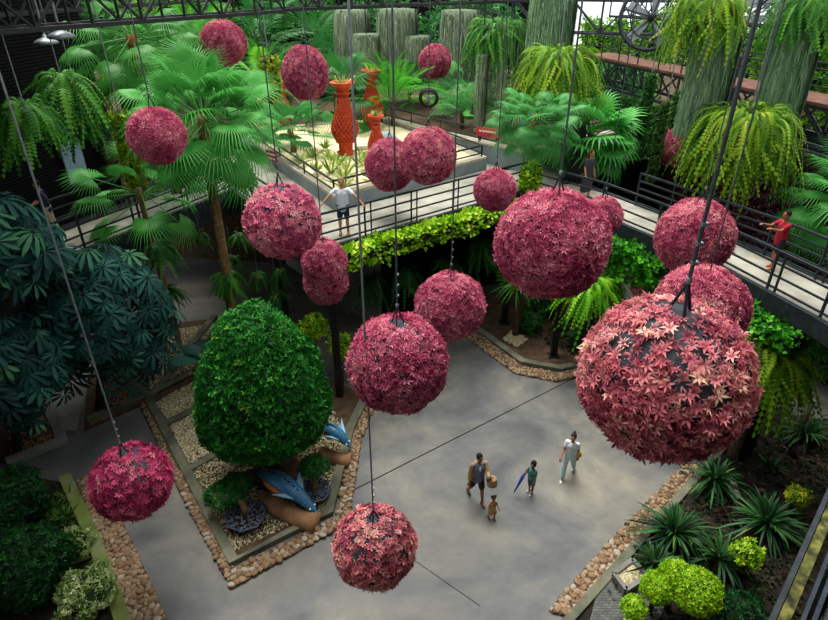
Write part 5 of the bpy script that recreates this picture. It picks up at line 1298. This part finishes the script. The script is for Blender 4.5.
# logs and litter in the right bed
for i, (a, b, r, lab) in enumerate([((738, 500), (722, 470), .12, 'grey weathered log lying below the spiky clumps'), ((790, 440), (812, 400), .13, 'pale leaning stem at the right below the big fern')]):
    p = G(*a, .15); q = G(*b, .2 if i == 0 else 1.6); l_ = thing('log', lab, 'log', (p.x, p.y, .08)); MB().tube([p, p.lerp(q, .5) + Vector((.05, 0, .05)), q], [r, r * .9, r * .75], 10).build('wood', M['path'], l_, True)
p_ = A(387, 134, 24.6); bo = thing('grey_boulder', 'smooth blue-grey boulder between the short vase and the rear wall', 'boulder', (p_.x, p_.y, DZ + .4))
MB().ell((p_.x, p_.y, DZ + .75), (.62, .4, .45), rot=Matrix.Rotation(.4, 3, 'Y')).build('stone', M['wallgrey'], bo, True)

# ================================================================ PEOPLE
def remesh(mb, name, mat, parent, voxel, smooth=2):
    o = mb.build(name, mat, parent)
    m = o.modifiers.new('r', 'REMESH'); m.mode = 'VOXEL'; m.voxel_size = voxel; m.use_smooth_shade = True
    if smooth: s = o.modifiers.new('s', 'SMOOTH'); s.iterations = smooth; s.factor = .5
    dg = bpy.context.evaluated_depsgraph_get(); me = bpy.data.meshes.new_from_object(o.evaluated_get(dg)); me.name = name
    old = o.data; o.modifiers.clear(); o.data = me; bpy.data.meshes.remove(old)
    if not me.materials: me.materials.append(mat)
    for p in me.polygons: p.use_smooth = True
    return o
CM = {}
def cmat(c):
    if c not in CM: CM[c] = noisemat('fabric_' + c[1:], [(.3, c), (.7, c)], 8, 3, .85, .15, 60)
    return CM[c]
def person(label, loc, facing, height, skin, hair, shirt, legs, shoes, pose, child=False, female=False, hairstyle='short', legwear='shorts', sleeve=.55, extra=None):
    """facing: angle about z of the direction looked at; pose: lean, legs=((pitch,knee,out),(..)) left,right; arms=((pitch,out,elbow,inward)..)"""
    root = thing('person', label, 'person', loc); B = Vector(loc); s = height / 1.75
    hs = 1.0 if not child else 1.32
    Mz = Matrix.Rotation(facing, 3, 'Z')     # local +X = forward, +Y = left
    def W(v): return B + Mz @ (Vector(v) * s)
    lean = pose.get('lean', 0); turn = pose.get('turn', 0); nod = pose.get('nod', 0)
    hipz = .93; hw = .085 if not female else .095; sw = .185 if not female else .16
    if child: hipz = .86; sw = .15
    jl = []
    for side, (pit, knee, out) in zip((1, -1), pose['legs']):
        hp = Vector((0, side * hw, hipz)); l = hipz - .06; th = l * .5
        d1 = Vector((math.sin(pit), side * math.sin(out), -math.cos(pit))).normalized(); kn = hp + d1 * th
        a2 = pit - knee; d2 = Vector((math.sin(a2), side * math.sin(out) * .6, -math.cos(a2))).normalized(); an = kn + d2 * th
        jl.append((hp, kn, an))
    drop = min(a.z for _, _, a in jl) - .06
    sh = Vector((0, 0, -drop)); jl = [tuple(p + sh for p in t) for t in jl]
    hz = hipz - drop; trunk = .50 if not child else .44
    def T(v):       # torso space: lean forward then up from the hip
        v = Vector(v); return Vector((v.x * math.cos(lean) + v.z * math.sin(lean), v.y, hz + v.z * math.cos(lean) - v.x * math.sin(lean)))
    ja = []
    for side, (pit, out, elb, inw) in zip((1, -1), pose['arms']):
        S = T((0, side * sw, trunk - .03)); ua, fa = (.28, .25) if not child else (.24, .21)
        d1 = Vector((math.sin(pit) * math.cos(out), side * math.sin(out), -math.cos(pit) * math.cos(out))).normalized(); E_ = S + d1 * ua
        p2 = pit + elb; d2 = Vector((math.sin(p2) * math.cos(out * .5), side * (math.sin(out) * .6 - inw), -math.cos(p2) * math.cos(out * .5))).normalized(); Wr = E_ + d2 * fa
        ja.append((S, E_, Wr, d2))
    nk = T((0, 0, trunk + .05)); hr = .105 * hs
    hd = nk + Vector((math.sin(lean) * .1 + .02, 0, .055 + hr * 1.05))
    hm = Matrix.Rotation(turn, 3, 'Z') @ Matrix.Rotation(nod, 3, 'Y')
    def Hd(v): return W(hd + hm @ (Vector(v) * hs))
    Rh = Mz @ hm
    k = s
    mb = MB()                              # ---- the body, one surface
    cap = lambda a, b, ra, rb: mb.capsule(W(a), W(b), ra * k, rb * k)
    cap(T((0, 0, .05)), T((0, 0, trunk * .55)), .115, .12); cap(T((0, 0, trunk * .5)), T((0, 0, trunk - .09)), .12, .105)
    for sd in (-1, 1):
        cap(T((0, sd * hw * .6, .02)), T((0, sd * .06, trunk * .6)), .095, .09); cap(T((0, sd * .06, trunk * .5)), T((0, sd * (sw - .06), trunk - .07)), .09, .07); cap(T((0, 0, trunk - .04)), T((0, sd * sw, trunk - .03)), .06, .052)
    cap(T((0, 0, trunk - .03)), hd, .05, .05)
    mb.ell(Hd((0, 0, 0)), (.098 * hs * k, .078 * hs * k, .118 * hs * k), 14, 10, Rh)
    mb.ell(Hd((.03, 0, -.06)), (.062 * hs * k, .055 * hs * k, .06 * hs * k), 12, 8, Rh)
    mb.capsule(Hd((.093, 0, .012)), Hd((.112, 0, -.022)), .011 * hs * k, .016 * hs * k, 8)
    for sd in (-1, 1): mb.ell(Hd((-.005, sd * .08, -.01)), (.02 * hs * k, .012 * hs * k, .034 * hs * k), 8, 6, Rh)
    for (hp, kn, an), sd in zip(jl, (1, -1)):
        cap(hp, kn, .082, .056); cap(kn, an, .054, .036); cap(kn + (an - kn) * .25, kn + (an - kn) * .4, .056, .05)
        cap(an, an + Vector((.14, 0, -.035)), .036, .026); cap(an, an + Vector((-.04, 0, -.03)), .034, .03)
    for (S, E_, Wr, d2), sd in zip(ja, (1, -1)):
        cap(S, E_, .05, .04); cap(E_, Wr, .04, .027)
        side = d2.cross(Vector((0, 0, 1)));  side = side.normalized() if side.length > .1 else Vector((0, 1, 0)); nrm = side.cross(d2).normalized()
        pw = Wr + d2 * .05; cs = .85 if child else 1
        cap(Wr, pw + side * .012, .026 * cs, .026 * cs); cap(Wr, pw - side * .014, .024 * cs, .024 * cs)
        for f, (o_, L) in enumerate(zip((-.03, -.011, .009, .028), (.062, .075, .07, .055))):
            b = Wr + d2 * .075 + side * o_; m1 = b + d2 * L * .5 * cs - nrm * .006; e = m1 + d2 * L * .45 * cs - nrm * .025
            cap(b - d2 * .02, m1, .0105 * cs, .0098 * cs); cap(m1, e, .0098 * cs, .0085 * cs)
        b = Wr + d2 * .03 + side * -.03 * sd * 1; cap(b, b + d2 * .045 - side * .03 * sd, .0125 * cs, .01 * cs)
    body = remesh(mb, 'body', cmat(skin), root, .0085 * max(k, .62), 1)
    # face
    for sd in (-1, 1):
        MB().ell(Hd((.085, sd * .032, .018)), (.012 * hs * k, .014 * hs * k, .009 * hs * k), 8, 6, Rh).build('eye', M['eye'], body, True)
    MB().ell(Hd((.092, 0, -.062)), (.008 * hs * k, .024 * hs * k, .007 * hs * k), 8, 6, Rh).build('mouth', cmat('#8c4038'), body, True)
    # hair
    mb = MB(); mb.ell(Hd((-.018, 0, .03)), (.1 * hs * k, .088 * hs * k, .108 * hs * k), 14, 10, Rh)
    if hairstyle == 'bun': mb.ell(Hd((-.09, 0, .11)), (.045 * k, .045 * k, .045 * k), 10, 8, Rh)
    if hairstyle == 'pigtails':
        for sd in (-1, 1): mb.ell(Hd((-.03, sd * .085, .11)), (.042 * hs * k, .042 * hs * k, .046 * hs * k), 10, 8, Rh)
    if hairstyle == 'long':
        for sd in (-1, 0, 1): mb.capsule(Hd((-.06, sd * .045, 0)), Hd((-.1, sd * .06, -.3)), .055 * k, .04 * k)
    remesh(mb, 'hair', cmat(hair), root, .014 * max(k, .6), 1)
    # shirt
    mb = MB(); g_ = .02; cap = lambda a, b, ra, rb: mb.capsule(W(a), W(b), ra * k, rb * k)
    bot = -.07 if legwear != 'dress' else 0
    cap(T((.02, 0, bot)), T((.025, 0, trunk - .1)), .118 + g_, .105); cap(T((.03, -.05, trunk - .14)), T((.03, .05, trunk - .14)), .1, .1); cap(T((-.02, 0, .1)), T((-.02, 0, trunk - .05)), .12, .085)
    for sd in (-1, 0, 1):
        cap(T((0, sd * .06, bot)), T((0, sd * .065, trunk * .6)), .1 + g_, .1 + g_); cap(T((0, sd * .06, trunk * .5)), T((0, sd * (sw - .06), trunk - .08)), .1 + g_ * .6, .07 + g_ * .5)
        cap(T((0, 0, trunk - .06)), T((0, sd * sw, trunk - .03)), .06 + g_ * .5, .054 + g_ * .5)
    if sleeve:
        for (S, E_, Wr, d2) in ja:
            if sleeve <= 1: cap(S, S.lerp(E_, sleeve), .058 + g_ * .3, .055 + g_ * .3)
            else: cap(S, E_, .058, .05); cap(E_, E_.lerp(Wr, sleeve - 1), .05, .042)
    if legwear == 'dress':
        hem = jl[0][1].lerp(jl[0][2], pose.get('hem', .3)).z
        mid = (jl[0][1] + jl[1][1]) / 2
        for sd in (-1, 0, 1): cap(T((0, sd * .05, .03)), Vector((mid.x, sd * .12, hem + .14)), .12, .14)
    remesh(mb, 'dress' if legwear == 'dress' else 'shirt', cmat(shirt) if isinstance(shirt, str) else shirt, root, .016 * max(k, .6), 2)
    if legwear in ('shorts', 'trousers'):
        mb = MB(); cap = lambda a, b, ra, rb: mb.capsule(W(a), W(b), ra * k, rb * k)
        cap(T((0, -hw * .7, .02)), T((0, hw * .7, .02)), .125, .125); cap(T((0, -.05, .09)), T((0, .05, .09)), .118, .118)
        for hp, kn, an in jl:
            if legwear == 'shorts': cap(hp, hp.lerp(kn, .8), .1, .088)
            else: cap(hp, kn, .1, .078); cap(kn, kn.lerp(an, .88), .078, .07)
        remesh(mb, legwear, cmat(legs), root, .016 * max(k, .6), 2)
    for hp, kn, an in jl:
        mb = MB(); mb.capsule(W(an + Vector((-.05, 0, -.035))), W(an + Vector((.05, 0, -.035))), .042 * k, .045 * k); mb.capsule(W(an + Vector((.05, 0, -.036))), W(an + Vector((.15, 0, -.04))), .045 * k, .034 * k)
        mb.build('shoe', cmat(shoes), root, True)
    root['k'] = s; del root['k']
    return dict(root=root, W=W, T=T, Hd=Hd, ja=ja, jl=jl, k=k, trunk=trunk)
M['eye'] = flat('dark_eye', '#18120e', .3)
def floral(name, a, b, c):
    return noisemat(name, [(.3, a), (.45, b), (.55, a), (.68, c)], 16, 3, .85, .1)
FA = lambda dx, dy: math.atan2(dy, dx)
# ground: walking man
f = G(476, 500)
p = person('person in an open tan shirt and dark shorts walking with a straw bag', (f.x, f.y, 0), FA(.25, -1), 1.64, '#a06a4c', '#1c1614', '#6a7484', '#20242c', '#5a3a30',
  dict(lean=.05, turn=.25, nod=.1, legs=((.28, .12, .04), (-.22, .35, .06)), arms=((.6, .1, 1.3, .35), (.05, .22, .25, 0))))
W, T, ja = p['W'], p['T'], p['ja']
mb = MB(); c_ = lambda a, b, ra, rb: mb.capsule(W(a), W(b), ra * p['k'], rb * p['k'])
for sd in (-1, 1):
    c_(T((-.02, sd * .13, -.06)), T((-.01, sd * .12, .3)), .085, .085); c_(T((-.02, sd * .12, .3)), T((-.01, sd * .17, .46)), .085, .07); c_(T((-.08, sd * .05, -.04)), T((-.07, sd * .06, .44)), .09, .08)
for (S, E_, Wr, d2) in ja: c_(S, E_, .066, .058); c_(E_, E_.lerp(Wr, .75), .058, .046)
remesh(mb, 'open_shirt', cmat('#b08a5a'), p['root'], .016, 2)
MB().ell(W(T((.12, 0, .4))), (.03, .05, .07)).build('white_collar', cmat('#d8d4cc'), p['root'], True)
def bag(label, name, c, size, mat, strap_to):
    r_ = thing(name, label, 'bag', c); c = Vector(c)
    MB().lathe([(size[0] * .34, -size[2] / 2), (size[0] * .5, -size[2] * .42), (size[0] * .52, -size[2] * .1), (size[0] * .42, size[2] * .35), (size[0] * .4, size[2] / 2)], c, 14).build('pouch', mat, r_, True)
    MB().tube([c + Vector((-.04, 0, size[2] / 2)), Vector(strap_to), c + Vector((.04, 0, size[2] / 2))], .012, 6).build('strap', mat, r_, True)
S, E_, Wr, d2 = ja[0]
bag('tan straw bag hanging from the forearm of the person in the open tan shirt', 'straw_bag', W(E_.lerp(Wr, .5) + Vector((.06, .1, -.2))), (.26, .12, .24), cmat('#a8865e'), W(E_.lerp(Wr, .5)))
cm = thing('camera_gadget', 'small dark camera held at the chest by the person in the open tan shirt', 'camera', W(Wr + d2 * .1)); MB().box(W(Wr + d2 * .1), (.12, .07, .08), rz=.3).build('camera_body', M['black'], cm)
# toddler
f = G(491.5, 519)
p = person('toddler with two hair buns in a yellow floral dress beside the walking adult', (f.x, f.y, 0), FA(.3, -1), .84, '#9a664a', '#1c1614', floral('floral_cloth', '#c8b06c', '#a85a50', '#e2d6a0'), '#c8b06c', '#6a3a3a',
  dict(lean=.03, turn=-.1, nod=.15, legs=((.12, .1, .05), (-.1, .15, .05)), arms=((.2, .3, .5, 0), (.15, .35, .4, 0)), hem=.25), child=True, female=True, hairstyle='pigtails', legwear='dress', sleeve=.35)
# boy
f = G(530, 493)
p = person('child in a blue and green patterned shirt standing with a furled blue umbrella', (f.x, f.y, 0), FA(-.8, -.7), 1.16, '#8c5a40', '#14100e', floral('leaf_print', '#3a6c86', '#3e8a5c', '#88b0a8'), '#4c5f74', '#c8c8c8',
  dict(lean=.02, turn=.1, nod=.15, legs=((.06, .08, .03), (-.06, .12, .04)), arms=((.15, .15, .3, 0), (.35, .2, .6, 0))), child=True)
S, E_, Wr, d2 = p['ja'][1]; w_ = p['W'](Wr + d2 * .07)
um = thing('umbrella', 'furled dark blue umbrella held slanting by the child', 'umbrella', w_)
e_ = w_ + Vector((-.2, -.12, -.42)); t2 = w_ + Vector((.1, .06, .22))
MB().tube([e_, w_.lerp(e_, .85), w_, t2.lerp(w_, .3)], [.008, .02, .045, .012], 8).build('canopy', cmat('#20388c'), um, True)
MB().tube([t2.lerp(w_, .3), t2, t2 + Vector((.03, 0, .02)), t2 + Vector((.05, .01, -.03))], .01, 6).build('handle', M['black'], um, True)
# woman
f = G(567, 476)
p = person('person in a white top and pale blue trousers striding across the concrete', (f.x, f.y, 0), FA(-.45, -1), 1.56, '#b07a5a', '#2a1a14', '#dce2e8', '#b4d2dc', '#eef0f0',
  dict(lean=.06, turn=-.1, nod=.1, legs=((-.3, .3, .03), (.32, .08, .03)), arms=((-.2, .12, .3, 0), (.3, .16, .4, 0))), female=True, hairstyle='bun', legwear='trousers')
W, T = p['W'], p['T']
bag('small yellow shoulder bag at the hip of the person in the white top', 'shoulder_bag', W(T((-.06, .2, .05))), (.18, .08, .16), cmat('#c8a24c'), W(T((-.02, .16, .42))))
# man on the bridge
f = G(344, 237, DZ)
p = person('person in a white polo shirt and navy shorts with both hands on the front railing', (f.x, f.y + .17, DZ), FA(.0, -1), 1.76, '#c08a68', '#8a6a54', '#dfe6f0', '#24344a', '#6a5a50',
  dict(lean=.06, turn=.1, nod=.15, legs=((.03, .04, .05), (-.02, .04, .05)), arms=((.4, .85, -.05, -.4), (.4, .8, .05, -.4))))
# woman in a dark dress
f = A(587, 201, 20.2)
p = person('person with long hair in a long dark dress on the right bridge by the palm', (6.0, 20.0, DZ), FA(.35, -.6), 1.66, '#b07c60', '#4a2a1c', '#3e3a44', '#3e3a44', '#3a3434',
  dict(lean=.02, turn=.2, nod=.05, legs=((.1, .05, .02), (-.1, .1, .02)), arms=((.1, .12, .2, 0), (.15, .3, .35, 0)), hem=.7), female=True, hairstyle='long', legwear='dress', sleeve=.7)
# person in red
f = G(769, 270, DZ)
p = person('person in a red shirt on the right bridge raising a phone with both hands', (f.x + .1, f.y + .1, DZ), FA(-1, -.1), 1.6, '#9a6448', '#1c1412', '#9c1830', '#1e2228', '#b8604a',
  dict(lean=.03, turn=0, nod=0, legs=((.1, .05, .04), (-.06, .1, .04)), arms=((1.05, .1, .75, .18), (1.05, .1, .75, .18))))
S, E_, Wr, d2 = p['ja'][0]; S2, E2, Wr2, d22 = p['ja'][1]; c = p['W']((Wr + Wr2) / 2 + d2 * .1)
ph = thing('phone', 'dark phone held up by the person in red', 'phone', c); MB().box(c, (.015, .15, .08), rz=.1).build('phone_body', M['black'], ph)
# person half hidden by leaves
f = G(56, 236, DZ)
p = person('person in dark blue half hidden by umbrella leaves on the left bridge', (f.x, f.y, DZ), FA(-.9, -.4), 1.7, '#b8866a', '#1a1416', '#1c2440', '#b4a894', '#2a2a2a',
  dict(lean=.1, turn=0, nod=.2, legs=((.05, .05, .05), (-.08, .1, .05)), arms=((.5, .1, .7, .1), (.4, .15, .6, .1))), legwear='trousers')

# ================================================================ LIGHT
w = bpy.data.worlds.new('world'); scn.world = w; w.use_nodes = True; nt = w.node_tree
bg = nt.nodes['Background']; tcn = nt.nodes.new('ShaderNodeTexCoord'); sx = nt.nodes.new('ShaderNodeSeparateXYZ'); nt.links.new(tcn.outputs['Generated'], sx.inputs[0])
cl = nt.nodes.new('ShaderNodeTexNoise'); cl.inputs['Scale'].default_value = 3; nt.links.new(tcn.outputs['Generated'], cl.inputs['Vector'])
c1 = ramp(nt, cl.outputs['Fac'], [(.35, '#dce6f0'), (.6, '#fffdf6')]); nt.links.new(c1, bg.inputs['Color']); bg.inputs['Strength'].default_value = 1.05
sd = bpy.data.lights.new('sun', 'SUN'); so = bpy.data.objects.new('sun', sd); COL.objects.link(so)
sd.energy = 2.9; sd.angle = R(35); sd.color = (1, .97, .9); so.rotation_euler = Vector((.12, -.32, -1)).to_track_quat('-Z', 'Y').to_euler(); so.location = (0, 10, 25)
vs = scn.view_settings; scn.display_settings.display_device = 'sRGB'; vs.view_transform = 'Standard'; vs.look = 'None'; vs.exposure = .78; vs.gamma = 1
try: vs.use_curve_mapping = False
except Exception: pass
scn.cycles.use_denoising = True; scn.cycles.max_bounces = 6; scn.cycles.diffuse_bounces = 3; scn.cycles.transmission_bounces = 3
